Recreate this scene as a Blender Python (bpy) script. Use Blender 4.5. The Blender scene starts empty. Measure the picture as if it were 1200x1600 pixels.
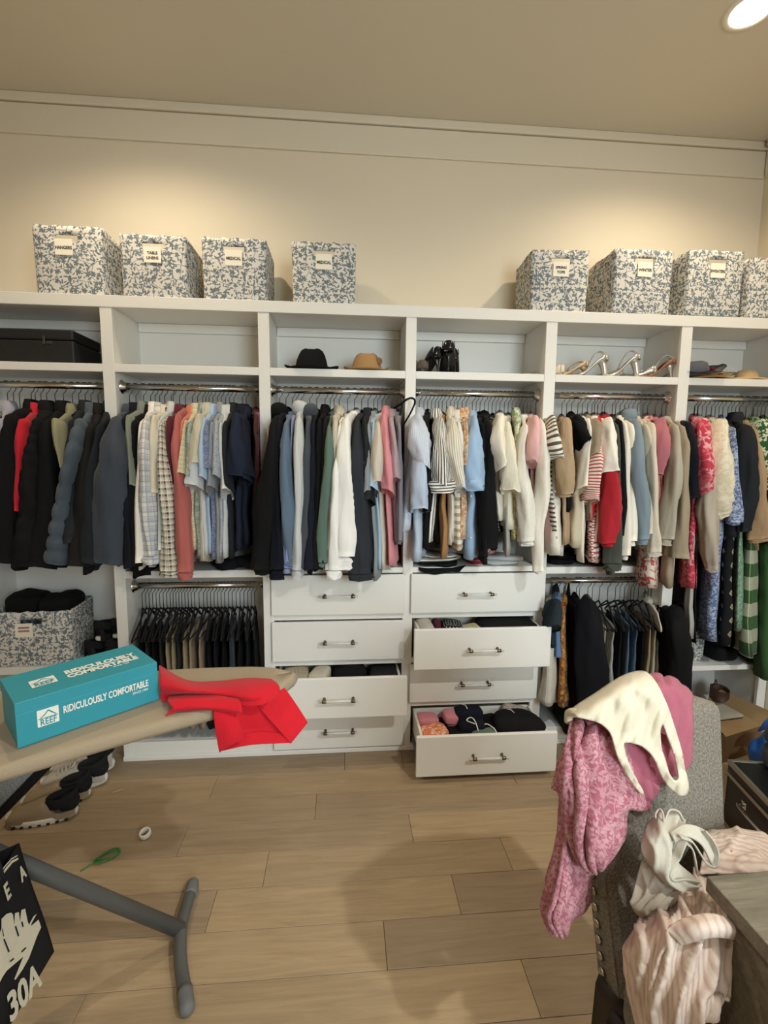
import bpy, math, random
import numpy as np
from mathutils import Matrix, Vector
S = bpy.context.scene
COL = S.collection
RNG = np.random.default_rng(7)
random.seed(7)

# ---------------------------------------------------------------- camera
CAM = np.array([0.0, 0.0, 1.5576])
FPX = 745.4
_p, _y, _r = [math.radians(a) for a in (6.388, 4.747, 0.502)]
FW = np.array([math.sin(_y)*math.cos(_p), math.cos(_y)*math.cos(_p), -math.sin(_p)])
_rt = np.array([math.cos(_y), -math.sin(_y), 0.0]); _up = np.cross(_rt, FW)
RT = math.cos(_r)*_rt + math.sin(_r)*_up
UP = -math.sin(_r)*_rt + math.cos(_r)*_up
cd = bpy.data.cameras.new('camera'); cam = bpy.data.objects.new('camera', cd); COL.objects.link(cam)
cd.sensor_fit = 'VERTICAL'; cd.sensor_height = 32.0; cd.lens = 32.0*FPX/1600.0
cd.clip_start = 0.02; cd.clip_end = 60
m = Matrix.Identity(4)
for i in range(3):
    m[i][0] = RT[i]; m[i][1] = UP[i]; m[i][2] = -FW[i]; m[i][3] = CAM[i]
cam.matrix_world = m
S.camera = cam

# ---------------------------------------------------------------- view + world + lights
S.view_settings.view_transform = 'Standard'; S.view_settings.look = 'None'
S.view_settings.gamma = 1.0; S.view_settings.use_curve_mapping = False
S.view_settings.exposure = 0.46
W = bpy.data.worlds.new('world'); S.world = W; W.use_nodes = True
W.node_tree.nodes['Background'].inputs[0].default_value = (0.55, 0.70, 0.90, 1)
W.node_tree.nodes['Background'].inputs[1].default_value = 1.0
WARM = (1.0, 0.84, 0.60)
COOL = (0.80, 0.94, 1.0)
SPOT_W = 95.0
LIGHTS = [(1.62, 1.99), (-0.95, 1.99), (1.62, -0.55), (-0.95, -0.55)]  # last two are unseen, added to light the closet from the front
LIGHT_SCALE = [0.40, 0.40, 1.6, 0.3]
LIGHT_COL = [WARM, WARM, (.97, 1.0, .98), (1.0, .96, .88)]
CEIL = 3.352
for (lx, ly), sc_, lc_ in zip(LIGHTS, LIGHT_SCALE, LIGHT_COL):
    l = bpy.data.lights.new('downlight_beam', 'SPOT'); l.energy = SPOT_W*sc_; l.color = lc_
    l.spot_size = math.radians(150); l.spot_blend = 0.7; l.shadow_soft_size = 0.05
    o = bpy.data.objects.new('downlight_beam', l); COL.objects.link(o); o.location = (lx, ly, CEIL-0.03)
l = bpy.data.lights.new('window_daylight', 'AREA'); l.energy = 21; l.color = COOL; l.spread = math.radians(95)
l.shape = 'RECTANGLE'; l.size = 1.3; l.size_y = 1.5
o = bpy.data.objects.new('window_daylight', l); COL.objects.link(o)
o.location = (1.35, -1.90, 1.85)
o.rotation_euler = (Vector((0.35, 2.4, 1.0))-o.location).to_track_quat('-Z', 'Y').to_euler()

# ---------------------------------------------------------------- pixel helpers (1200x1600 frame)
def ray(u, v): return FW*FPX + RT*(u-600.0) - UP*(v-800.0)
def at(u, v, Y=None, Z=None, X=None):
    d = ray(u, v)
    t = (X/d[0] if X is not None else Y/d[1] if Y is not None else (Z-CAM[2])/d[2])
    return CAM + d*t
def pr(P):
    P = np.asarray(P, float)-CAM
    return 600+FPX*(P@RT)/(P@FW), 800-FPX*(P@UP)/(P@FW)

# ---------------------------------------------------------------- materials
def lin(h):
    if isinstance(h, str):
        h = h.lstrip('#'); c = [int(h[i:i+2], 16)/255 for i in (0, 2, 4)]
    else: c = h
    return tuple(x/12.92 if x <= .04045 else ((x+.055)/1.055)**2.4 for x in c)+(1.0,)
class NT:
    def __init__(s, name):
        s.m = bpy.data.materials.new(name); s.m.use_nodes = True
        s.t = s.m.node_tree; s.b = s.t.nodes['Principled BSDF']; s.L = s.t.links
    def n(s, typ, **kw):
        x = s.t.nodes.new(typ)
        for k, v in kw.items(): setattr(x, k, v)
        return x
    def put(s, sock, v):
        if isinstance(v, bpy.types.NodeSocket): s.L.new(v, sock)
        else: sock.default_value = v
    def math(s, op, a, b=0.0, c=0.0, clamp=False):
        x = s.n('ShaderNodeMath', operation=op, use_clamp=clamp)
        s.put(x.inputs[0], a); s.put(x.inputs[1], b); s.put(x.inputs[2], c); return x.outputs[0]
    def mix(s, f, a, b, blend='MIX'):
        x = s.n('ShaderNodeMix', data_type='RGBA', blend_type=blend)
        s.put(x.inputs[0], f); s.put(x.inputs[6], a); s.put(x.inputs[7], b); return x.outputs[2]
    def uv(s): return s.n('ShaderNodeTexCoord').outputs['UV']
    def obj(s): return s.n('ShaderNodeTexCoord').outputs['Object']
    def map(s, vec, scale=(1, 1, 1), loc=(0, 0, 0), rot=(0, 0, 0)):
        x = s.n('ShaderNodeMapping'); s.L.new(vec, x.inputs[0])
        s.put(x.inputs[1], loc); s.put(x.inputs[2], rot); s.put(x.inputs[3], scale); return x.outputs[0]
    def noise(s, vec, scale, detail=2, rough=.5, dist=0):
        x = s.n('ShaderNodeTexNoise'); s.L.new(vec, x.inputs['Vector'])
        x.inputs['Scale'].default_value = scale; x.inputs['Detail'].default_value = detail
        x.inputs['Roughness'].default_value = rough; x.inputs['Distortion'].default_value = dist
        return x.outputs['Fac']
    def sep(s, vec):
        x = s.n('ShaderNodeSeparateXYZ'); s.L.new(vec, x.inputs[0]); return x.outputs
    def comb(s, a, b, c=0.0):
        x = s.n('ShaderNodeCombineXYZ'); s.put(x.inputs[0], a); s.put(x.inputs[1], b); s.put(x.inputs[2], c); return x.outputs[0]
    def ramp(s, f, stops):
        x = s.n('ShaderNodeValToRGB'); s.L.new(f, x.inputs[0]); e = x.color_ramp.elements
        while len(e) < len(stops): e.new(.5)
        for el, (p, c) in zip(e, stops): el.position = p; el.color = c
        return x.outputs[0]
    def bump(s, h, strength=.3, dist=.01):
        x = s.n('ShaderNodeBump'); x.inputs['Strength'].default_value = strength
        x.inputs['Distance'].default_value = dist; s.L.new(h, x.inputs['Height'])
        s.L.new(x.outputs[0], s.b.inputs['Normal'])
    def set(s, col=None, rough=.5, metal=0, **kw):
        if col is not None: s.put(s.b.inputs['Base Color'], col)
        s.put(s.b.inputs['Roughness'], rough); s.put(s.b.inputs['Metallic'], metal)
        for k, v in kw.items(): s.put(s.b.inputs[k], v)
        return s.m
MATS = {}
def simple(name, h, rough=.5, metal=0, bump=0, bscale=200, **kw):
    if name in MATS: return MATS[name]
    t = NT(name); c = lin(h)
    if bump:
        nz = t.noise(t.obj(), bscale, 3); t.bump(nz, bump, .004)
        c = t.mix(t.math('MULTIPLY', nz, .25), c, tuple(x*.7 for x in c[:3])+(1,))
    MATS[name] = t.set(c, rough, metal, **kw); return MATS[name]

def botanical(t, vec, k):
    """flat printed leaves, blossoms and stems, k = cells per metre; returns a 0..1 mask"""
    w = t.n('ShaderNodeTexNoise'); t.L.new(vec, w.inputs['Vector']); w.inputs['Scale'].default_value = k*.6
    wv = t.n('ShaderNodeVectorMath', operation='MULTIPLY_ADD'); t.L.new(w.outputs['Color'], wv.inputs[0])
    wv.inputs[1].default_value = (.16/k, .16/k, 0); t.L.new(vec, wv.inputs[2]); vec = wv.outputs[0]
    masks = []
    for sc_, off, a, b, kind in ((k, 0, .44, .15, 'leaf'), (k*1.2, 3.3, .42, .14, 'leaf'), (k*1.5, 7.7, .44, .15, 'leaf'), (k*.8, 5.1, .30, .30, 'flower'), (k*1.5, 9.4, .24, .24, 'flower')):
        p = t.map(vec, (sc_, sc_, 0), (off, off*1.7, 0))
        v = t.n('ShaderNodeTexVoronoi', voronoi_dimensions='2D'); v.inputs['Scale'].default_value = 1.0; v.inputs['Randomness'].default_value = .85
        t.L.new(p, v.inputs['Vector'])
        d = t.n('ShaderNodeVectorMath', operation='SUBTRACT'); t.L.new(p, d.inputs[0]); t.L.new(v.outputs['Position'], d.inputs[1])
        c = t.sep(v.outputs['Color']); q = t.sep(d.outputs[0])
        if kind == 'leaf':
            ang = t.math('MULTIPLY', c[0], 6.283)
            ca, sa = t.math('COSINE', ang), t.math('SINE', ang)
            x = t.math('ADD', t.math('MULTIPLY', q[0], ca), t.math('MULTIPLY', q[1], sa))
            y = t.math('SUBTRACT', t.math('MULTIPLY', q[1], ca), t.math('MULTIPLY', q[0], sa))
            y = t.math('ADD', y, t.math('MULTIPLY', t.math('MULTIPLY', x, x), .5))
            ex = t.math('DIVIDE', t.math('ABSOLUTE', x), a); ey = t.math('DIVIDE', t.math('ABSOLUTE', y), b)
            e = t.math('ADD', t.math('POWER', ex, 1.6), t.math('POWER', ey, 1.3))
        else:
            rr = t.math('SQRT', t.math('ADD', t.math('MULTIPLY', q[0], q[0]), t.math('MULTIPLY', q[1], q[1])))
            fi = t.math('ARCTAN2', q[1], q[0])
            lim = t.math('MULTIPLY_ADD', t.math('COSINE', t.math('MULTIPLY', fi, 5.0)), a*.28, a*.85)
            e = t.math('DIVIDE', rr, lim)
        on = t.math('GREATER_THAN', c[1], .42)
        masks.append(t.math('MULTIPLY', t.math('LESS_THAN', e, 1.0), on))
    ve = t.n('ShaderNodeTexVoronoi', voronoi_dimensions='2D', feature='DISTANCE_TO_EDGE'); ve.inputs['Scale'].default_value = k*.55
    t.L.new(vec, ve.inputs['Vector'])
    masks.append(t.math('LESS_THAN', ve.outputs['Distance'], .022))
    r = masks[0]
    for x in masks[1:]: r = t.math('MAXIMUM', r, x)
    return r

def fabric(name, base, pat='plain', c2=None, c3=None, k=40., rough=.92, bump=.25):
    """cloth; UV is in metres (u around, v along)"""
    if name in MATS: return MATS[name]
    t = NT(name); uv = t.uv(); c = lin(base); d = lin(c2) if c2 else tuple(x*.6 for x in c[:3])+(1,)
    e3 = lin(c3) if c3 else d
    q = t.sep(uv); col = c
    fine = t.noise(uv, 500, 2)
    if pat == 'heather':
        col = t.mix(t.math('MULTIPLY', t.noise(uv, 260, 3, .7), .9), c, d)
    elif pat == 'tweed':
        col = t.mix(t.ramp(t.noise(uv, 170, 3, .75), [(.38, (0, 0, 0, 1)), (.62, (1, 1, 1, 1))]), c, d)
    elif pat in ('stripev', 'stripeh'):
        s = t.math('FRACT', t.math('MULTIPLY', q[0 if pat == 'stripev' else 1], k))
        col = t.mix(t.math('GREATER_THAN', s, .55), c, d)
    elif pat == 'pin':
        s = t.math('FRACT', t.math('MULTIPLY', q[0], k)); col = t.mix(t.math('GREATER_THAN', s, .6), c, d)
    elif pat in ('plaid', 'gingham'):
        a = t.math('GREATER_THAN', t.math('FRACT', t.math('MULTIPLY', q[0], k)), .5)
        b = t.math('GREATER_THAN', t.math('FRACT', t.math('MULTIPLY', q[1], k)), .5)
        f = t.math('MULTIPLY', t.math('ADD', a, b), .5)
        col = t.mix(f, c, d)
        if pat == 'plaid':
            a2 = t.math('LESS_THAN', t.math('FRACT', t.math('MULTIPLY_ADD', q[0], k*2, .3)), .16)
            b2 = t.math('LESS_THAN', t.math('FRACT', t.math('MULTIPLY_ADD', q[1], k*2, .3)), .16)
            col = t.mix(t.math('MULTIPLY', t.math('MAXIMUM', a2, b2), .75), col, e3)
    elif pat == 'floral':
        msk = botanical(t, uv, k); col = t.mix(msk, c, d)
        if c3: col = t.mix(t.math('MULTIPLY', msk, t.math('GREATER_THAN', t.noise(uv, k*.5), .5)), col, e3)
    elif pat == 'mottle':
        col = t.mix(t.ramp(t.noise(uv, k, 4, .7, 1.5), [(.42, (0, 0, 0, 1)), (.56, (1, 1, 1, 1))]), c, d)
    elif pat == 'diamond':
        a = t.math('ABSOLUTE', t.math('SUBTRACT', t.math('FRACT', t.math('MULTIPLY', q[0], k)), .5))
        b = t.math('ABSOLUTE', t.math('SUBTRACT', t.math('FRACT', t.math('MULTIPLY', q[1], k*.9)), .5))
        r = t.math('ADD', a, b)
        col = t.mix(t.math('MULTIPLY', t.math('LESS_THAN', r, .24), t.math('GREATER_THAN', r, .06)), c, d)
    elif pat == 'knit':
        s = t.math('SINE', t.math('MULTIPLY', q[0], 900.0)); fine = t.math('MULTIPLY_ADD', s, .5, .5)
        col = t.mix(t.math('MULTIPLY', t.noise(uv, 150, 3), .6), c, d)
    elif pat == 'denim':
        col = t.mix(t.ramp(t.noise(uv, 14, 4, .6), [(.35, (0, 0, 0, 1)), (.7, (1, 1, 1, 1))]), c, d)
    elif pat == 'lacework':
        ve = t.n('ShaderNodeTexVoronoi', voronoi_dimensions='2D', feature='DISTANCE_TO_EDGE'); ve.inputs['Scale'].default_value = k
        wv = t.n('ShaderNodeTexNoise'); t.L.new(uv, wv.inputs['Vector']); wv.inputs['Scale'].default_value = k*.7
        ad = t.n('ShaderNodeVectorMath', operation='MULTIPLY_ADD'); t.L.new(wv.outputs['Color'], ad.inputs[0]); ad.inputs[1].default_value = (1.1/k, 1.1/k, 0); t.L.new(uv, ad.inputs[2])
        t.L.new(ad.outputs[0], ve.inputs['Vector'])
        ln = t.math('LESS_THAN', ve.outputs['Distance'], .028)
        vf = t.n('ShaderNodeTexVoronoi', voronoi_dimensions='2D'); vf.inputs['Scale'].default_value = k*2.6; t.L.new(uv, vf.inputs['Vector'])
        dots = t.math('MULTIPLY', t.math('LESS_THAN', vf.outputs['Distance'], .34), t.math('GREATER_THAN', t.noise(uv, k*.45, 1), .52))
        msk = t.math('MAXIMUM', t.math('MAXIMUM', t.math('MULTIPLY', ln, .5), t.math('MULTIPLY', dots, .75)), t.math('MULTIPLY', botanical(t, uv, k*1.25), .55))
        col = t.mix(t.math('MULTIPLY', t.noise(uv, 25, 4, .7), .8), c, e3); col = t.mix(t.math('MULTIPLY', msk, .8), col, d); fine = msk
    elif pat == 'softstripe':
        n1 = t.noise(uv, 9, 3); x_ = t.math('MULTIPLY_ADD', n1, .055, q[0])
        s = t.math('MULTIPLY_ADD', t.math('SINE', t.math('MULTIPLY', x_, k*6.283)), .5, .5)
        s = t.math('MULTIPLY', t.math('POWER', s, 2.0), t.math('MULTIPLY_ADD', t.noise(uv, 30, 3), .9, .2))
        col = t.mix(t.math('MULTIPLY', s, .8), c, d); fine = s
    elif pat == 'sheer':
        col = t.mix(t.noise(uv, 60, 3), c, d)
    if pat in ('plain', 'stripev', 'stripeh', 'plaid', 'floral'):
        sh = t.math('MULTIPLY', t.noise(uv, 9, 3), .22)
        col = t.mix(sh, col, tuple(x*.72 for x in c[:3])+(1,))
    h = t.math('ADD', t.math('MULTIPLY', fine, .25), t.noise(uv, 26, 3))
    t.bump(h, bump, .006)
    MATS[name] = t.set(col, rough, 0); t.b.inputs['Sheen Weight'].default_value = .10 if max(c[:3]) > .06 else .0
    t.b.inputs['Specular IOR Level'].default_value = .25
    return MATS[name]

# ---------------------------------------------------------------- mesh helpers
def mk(name, V, F, mat=None, parent=None, uv=None, smooth=True, loc=None):
    me = bpy.data.meshes.new(name); V = np.asarray(V, float)
    me.from_pydata(V.tolist(), [], [tuple(f) for f in F])
    if uv is not None:
        ul = me.uv_layers.new(name='UVMap')
        ul.data.foreach_set('uv', np.asarray(uv, np.float32).ravel())
    if smooth: me.polygons.foreach_set('use_smooth', [True]*len(me.polygons))
    if mat: me.materials.append(mat)
    me.update()
    o = bpy.data.objects.new(name, me); COL.objects.link(o)
    if parent is not None: o.parent = parent
    if loc is not None: o.location = loc
    return o
def tag(o, label=None, cat=None, group=None, kind=None):
    if label: o['label'] = label
    if cat: o['category'] = cat
    if group: o['group'] = group
    if kind: o['kind'] = kind
    return o
def empty(name, loc=(0, 0, 0), rz=0.0, label=None, cat=None, group=None):
    o = bpy.data.objects.new(name, None); COL.objects.link(o); o.empty_display_size = .05
    o.location = loc; o.rotation_euler = (0, 0, rz)
    tag(o, label, cat, group); return o
def boxes(name, bl, mat, parent=None, bevel=.002, rot=None):
    """one mesh out of axis-aligned boxes (x0,x1,y0,y1,z0,z1)"""
    V, F, U = [], [], []
    for (x0, x1, y0, y1, z0, z1) in bl:
        i = len(V)
        V += [(x0, y0, z0), (x1, y0, z0), (x1, y1, z0), (x0, y1, z0), (x0, y0, z1), (x1, y0, z1), (x1, y1, z1), (x0, y1, z1)]
        for f in ((0, 3, 2, 1), (4, 5, 6, 7), (0, 1, 5, 4), (1, 2, 6, 5), (2, 3, 7, 6), (3, 0, 4, 7)):
            F.append(tuple(i+k for k in f))
            for k in f:
                p = V[i+k]
                U.append((p[0], p[1]) if f in ((0, 3, 2, 1), (4, 5, 6, 7)) else ((p[0], p[2]) if f in ((0, 1, 5, 4), (2, 3, 7, 6)) else (p[1], p[2])))
    o = mk(name, V, F, mat, parent, U, smooth=False)
    if bevel:
        b = o.modifiers.new('bevel', 'BEVEL'); b.width = bevel; b.segments = 2; b.limit_method = 'ANGLE'
    return o
def loft(name, rings, mat=None, parent=None, closed=True, cap0=False, cap1=False, loc=None, uvs=None, skip=None, sharp=None):
    R = np.asarray(rings, float); n, m_ = R.shape[:2]
    seg = np.linalg.norm(np.diff(R, axis=1, append=R[:, :1]), axis=2).mean(0)
    uu = np.concatenate([[0], np.cumsum(seg)])
    cen = R.mean(1); vv = np.concatenate([[0], np.cumsum(np.linalg.norm(np.diff(R, axis=0), axis=2).mean(1))])
    if uvs: uu = uu+uvs[0]; vv = vv+uvs[1]
    V = R.reshape(-1, 3); F = []; U = []
    mm = m_ if closed else m_-1
    for i in range(n-1):
        for j in range(mm):
            if skip and skip(i, j): continue
            k = (j+1) % m_
            F.append((i*m_+j, i*m_+k, (i+1)*m_+k, (i+1)*m_+j))
            U += [(uu[j], vv[i]), (uu[j+1], vv[i]), (uu[j+1], vv[i+1]), (uu[j], vv[i+1])]
    if cap0:
        F.append(tuple(range(m_-1, -1, -1))); U += [(R[0, j, 0], R[0, j, 1]) for j in range(m_-1, -1, -1)]
    if cap1:
        F.append(tuple((n-1)*m_+j for j in range(m_))); U += [(R[-1, j, 0], R[-1, j, 1]) for j in range(m_)]
    o = mk(name, V, F, mat, parent, U, True, loc)
    if sharp: o.data.set_sharp_from_angle(angle=math.radians(sharp))
    return o
def frames(P):
    P = np.asarray(P, float); T = np.gradient(P, axis=0); T /= np.linalg.norm(T, axis=1)[:, None]+1e-12
    N = []; a = np.array([0, 0, 1.0]) if abs(T[0][2]) < .9 else np.array([0, 1.0, 0])
    n = a-T[0]*(a@T[0]); n /= np.linalg.norm(n)
    for t in T:
        n = n-t*(n@t); n /= np.linalg.norm(n)+1e-12; N.append(n.copy())
    N = np.array(N); return T, N, np.cross(T, N)
def spline(P, n):
    P = np.asarray(P, float); k = len(P)
    if k == 2: return P[0]+(P[1]-P[0])*np.linspace(0, 1, n)[:, None]
    Q = np.vstack([2*P[0]-P[1], P, 2*P[-1]-P[-2]]); out = []
    for t in np.linspace(0, k-1-1e-9, n):
        i = int(t); f = t-i; a, b, c, d = Q[i:i+4]
        out.append(.5*((2*b)+(-a+c)*f+(2*a-5*b+4*c-d)*f*f+(-a+3*b-3*c+d)*f**3))
    return np.array(out)
def tube(name, P, r, mat, parent=None, n=8, res=None, caps=True, flat=1.0):
    P = spline(P, res) if res else np.asarray(P, float)
    r = np.asarray(r, float)
    r = np.full(len(P), float(r)) if r.ndim == 0 else np.interp(np.linspace(0, 1, len(P)), np.linspace(0, 1, len(r)), r)
    T, N, B = frames(P); th = np.linspace(0, 2*np.pi, n, endpoint=False)
    R = P[:, None]+r[:, None, None]*(np.cos(th)[None, :, None]*N[:, None]*flat+np.sin(th)[None, :, None]*B[:, None])
    return loft(name, R, mat, parent, True, caps, caps)
def lathe(name, prof, mat, parent=None, n=24, loc=None, axis='z', caps=True, sx=1., sy=1.):
    th = np.linspace(0, 2*np.pi, n, endpoint=False); R = []
    for r, z in prof:
        x, y, zz = r*np.cos(th)*sx, r*np.sin(th)*sy, np.full(n, z)
        R.append(np.stack({'z': (x, y, zz), 'x': (zz, x, y), 'y': (x, zz, y)}[axis], 1))
    return loft(name, R, mat, parent, True, caps, caps, loc)
def wob(P, amp, freq, seed=0, K=6):
    """smooth pseudo noise at points"""
    g = np.random.default_rng(seed); P = np.asarray(P, float); s = np.zeros(P.shape[:-1])
    for _ in range(K):
        k = g.normal(size=3)*freq; s += np.sin(P@k+g.uniform(0, 6.28))
    return amp*s/math.sqrt(K)
def sheet(name, G, mat, parent=None, nu=36, nv=36, thick=.004, amp=.003, freq=40, seed=1, hole=None, rot=False, ridge=0., nr=4):
    """cloth surface through a grid of control points (rows x cols x 3)"""
    G = np.asarray(G, float)
    A = np.stack([spline(G[i], nu) for i in range(G.shape[0])])
    B = np.stack([spline(A[:, j], nv) for j in range(nu)], 1)
    du = np.gradient(B, axis=1); dv = np.gradient(B, axis=0); N = np.cross(du, dv)
    N /= np.linalg.norm(N, axis=2)[..., None]+1e-12
    dsp = wob(B, amp, freq, seed)
    if ridge:
        ii, jj = np.meshgrid(np.linspace(0, 1, nv), np.linspace(0, 1, nu), indexing='ij')
        p_ = nr*np.pi*jj+1.3*np.sin(2.6*np.pi*ii+seed)+seed; q_ = nr*.8*np.pi*(jj+.5*ii)+2.0*seed
        dsp = dsp+ridge*((1-np.abs(np.sin(p_)))**2+.7*(1-np.abs(np.sin(q_)))**3*np.sin(np.pi*ii)**.5)*np.sin(np.pi*np.clip(jj, .03, .97))**.6
    B = B+N*dsp[..., None]
    uu = np.concatenate([[0], np.cumsum(np.linalg.norm(np.diff(B, axis=1), axis=2).mean(0))])
    vv = np.concatenate([[0], np.cumsum(np.linalg.norm(np.diff(B, axis=0), axis=2).mean(1))])
    F = []; U = []
    for i in range(nv-1):
        for j in range(nu-1):
            if hole and hole(i/(nv-1), j/(nu-1)): continue
            F.append((i*nu+j, i*nu+j+1, (i+1)*nu+j+1, (i+1)*nu+j))
            q = [(uu[j], vv[i]), (uu[j+1], vv[i]), (uu[j+1], vv[i+1]), (uu[j], vv[i+1])]
            U += [(b, a) for a, b in q] if rot else q
    o = mk(name, B.reshape(-1, 3), F, mat, parent, U)
    if thick:
        s = o.modifiers.new('thickness', 'SOLIDIFY'); s.thickness = thick; s.offset = 0
    return o
def pts(rows, off=None):
    """rows of (u, v, Y) pixels + depth -> 3D control grid"""
    return np.array([[at(u, v, Y=y) for (u, v, y) in r] for r in rows])
def lump(name, mat, c, size, rz=0., ex=.55, amp=.012, freq=18, seed=1, parent=None, n=26, m_=14, lean=(0, 0)):
    th = np.linspace(0, 2*np.pi, n, endpoint=False); R = []
    sp = lambda a: np.sign(a)*np.abs(a)**ex
    for ph in np.linspace(-np.pi/2+.12, np.pi/2-.12, m_):
        x = sp(np.cos(ph))*sp(np.cos(th))*size[0]/2; y = sp(np.cos(ph))*sp(np.sin(th))*size[1]/2
        z = np.full(n, sp(np.sin(ph))*size[2]/2)
        R.append(np.stack([x, y, z], 1))
    R = np.array(R); q = R+np.array(c)
    R = R*(1+wob(q, amp/max(min(size), .03), freq, seed))[..., None]
    R[..., 2] += wob(q*np.array([1, 1, .2]), amp*.6, freq*1.4, seed+9)
    R[..., 2] = np.maximum(R[..., 2], -size[2]/2)
    ca, sa = math.cos(rz), math.sin(rz)
    x = R[..., 0]*ca-R[..., 1]*sa; y = R[..., 0]*sa+R[..., 1]*ca
    R = np.stack([x, y, R[..., 2]], -1)
    return loft(name, R, mat, parent, True, True, True, loc=c)
TXT_CACHE = {}
def text(name, body, size, mat, parent, loc, xdir, ydir, bold=.012, ext=.0006, sx=1.0, align='CENTER', spacing=1.0, width=None):
    """raised flat lettering; xdir = reading direction, ydir = up"""
    cu = bpy.data.curves.new(name, 'FONT'); cu.body = body; cu.size = size; cu.offset = bold*size
    cu.extrude = ext; cu.align_x = align; cu.align_y = 'CENTER'; cu.resolution_u = 3; cu.space_character = spacing
    tmp = bpy.data.objects.new('tmp', cu); COL.objects.link(tmp)
    dg = bpy.context.evaluated_depsgraph_get(); dg.update()
    me = bpy.data.meshes.new_from_object(tmp.evaluated_get(dg))
    bpy.data.objects.remove(tmp); bpy.data.curves.remove(cu)
    if width:
        xs_ = [v.co.x for v in me.vertices]; sx = width/(max(xs_)-min(xs_))
    me.name = name; me.materials.clear(); me.materials.append(mat)
    o = bpy.data.objects.new(name, me); COL.objects.link(o); o.parent = parent
    x = Vector(xdir).normalized(); y = Vector(ydir).normalized(); z = x.cross(y)
    mm = Matrix.Identity(4)
    for i in range(3): mm[i][0] = x[i]*sx; mm[i][1] = y[i]; mm[i][2] = z[i]; mm[i][3] = loc[i]
    o.matrix_local = mm
    return o

# ---------------------------------------------------------------- basic materials
M_CAB = simple('white_cabinet_paint', '#e9e6df', .42)
t = NT('wall_paint'); nz = t.noise(t.obj(), 350, 3); t.bump(nz, .08, .002); M_WALL = t.set(lin('#e6dac4'), .75)
t = NT('ceiling_paint'); nz = t.noise(t.obj(), 300, 3); t.bump(nz, .08, .002); M_CEIL = t.set(lin('#dcd3c0'), .85)
M_CHROME = simple('chrome', '#d8d8d6', .16, 1.0)
M_BRASS = simple('antique_brass', '#6e6049', .3, 1.0)
t = NT('clear_acrylic'); M_ACRYL = t.set(lin('#f4f4f0'), .05); t.b.inputs['Transmission Weight'].default_value = .45; t.b.inputs['IOR'].default_value = 1.3
M_BLACKPL = simple('black_plastic', '#141414', .5)
M_VELVET = simple('black_velvet', '#0d0d0e', .95)
M_WIRE = simple('dark_wire', '#4a4a4a', .25, 1.0)
M_STEEL = simple('zinc_steel', '#6a6a68', .4, 1.0)
M_PAPER = simple('label_paper', '#f1ead9', .8)
M_INK = simple('print_ink', '#2b2b2b', .8)

# ---------------------------------------------------------------- room shell
RX0, RX1, RY0, RY1 = -3.0, 2.395, -2.0, 2.74
tag(boxes('wall_back', [(RX0, RX1, RY1, RY1+.1, 0, CEIL)], M_WALL, bevel=0), kind='structure', label='cream painted back wall above the built-in closet')
tag(boxes('wall_right', [(RX1, RX1+.1, RY0-.1, RY1+.1, 0, CEIL)], M_WALL, bevel=0), kind='structure')
tag(boxes('wall_left', [(RX0-.1, RX0, RY0-.1, RY1+.1, 0, CEIL)], M_WALL, bevel=0), kind='structure')
wx0, wx1, wz0, wz1 = 0.65, 2.05, .95, 2.55
tag(boxes('wall_front', [(RX0, wx0, RY0-.1, RY0, 0, CEIL), (wx1, RX1, RY0-.1, RY0, 0, CEIL), (wx0, wx1, RY0-.1, RY0, 0, wz0), (wx0, wx1, RY0-.1, RY0, wz1, CEIL)], M_WALL, bevel=0), kind='structure')
tag(boxes('ceiling', [(RX0-.1, RX1+.1, RY0-.1, RY1+.1, CEIL, CEIL+.1)], M_CEIL, bevel=0), kind='structure')
win = tag(boxes('window_1', [(wx0, wx0+.06, RY0-.08, RY0-.02, wz0, wz1), (wx1-.06, wx1, RY0-.08, RY0-.02, wz0, wz1), (wx0, wx1, RY0-.08, RY0-.02, wz0, wz0+.06), (wx0, wx1, RY0-.08, RY0-.02, wz1-.06, wz1)], M_CAB), kind='structure')
t = NT('window_glass'); M_GLASS = t.set(lin('#ffffff'), .02); t.b.inputs['Transmission Weight'].default_value = 1
boxes('pane', [(wx0+.06, wx1-.06, RY0-.055, RY0-.05, wz0+.06, wz1-.06)], M_GLASS, win, bevel=0)
M_TRIM = simple('trim_paint', '#e4dac6', .6)
tr = tag(boxes('trim_1', [(RX0, RX1, RY1-.014, RY1, 3.163, 3.305)], M_TRIM, bevel=.004), kind='structure')
tag(boxes('trim_2', [(RX0, RX1, RY1-.024, RY1, 3.309, CEIL)], M_TRIM, bevel=.006), kind='structure')
tag(boxes('trim_3', [(RX1-.018, RX1, RY0, RY1-.02, 3.163, 3.305)], M_TRIM, bevel=.004), kind='structure')
tag(boxes('trim_4', [(RX1-.045, RX1, RY0, RY1-.047, 3.309, CEIL)], M_TRIM, bevel=.006), kind='structure')

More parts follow.
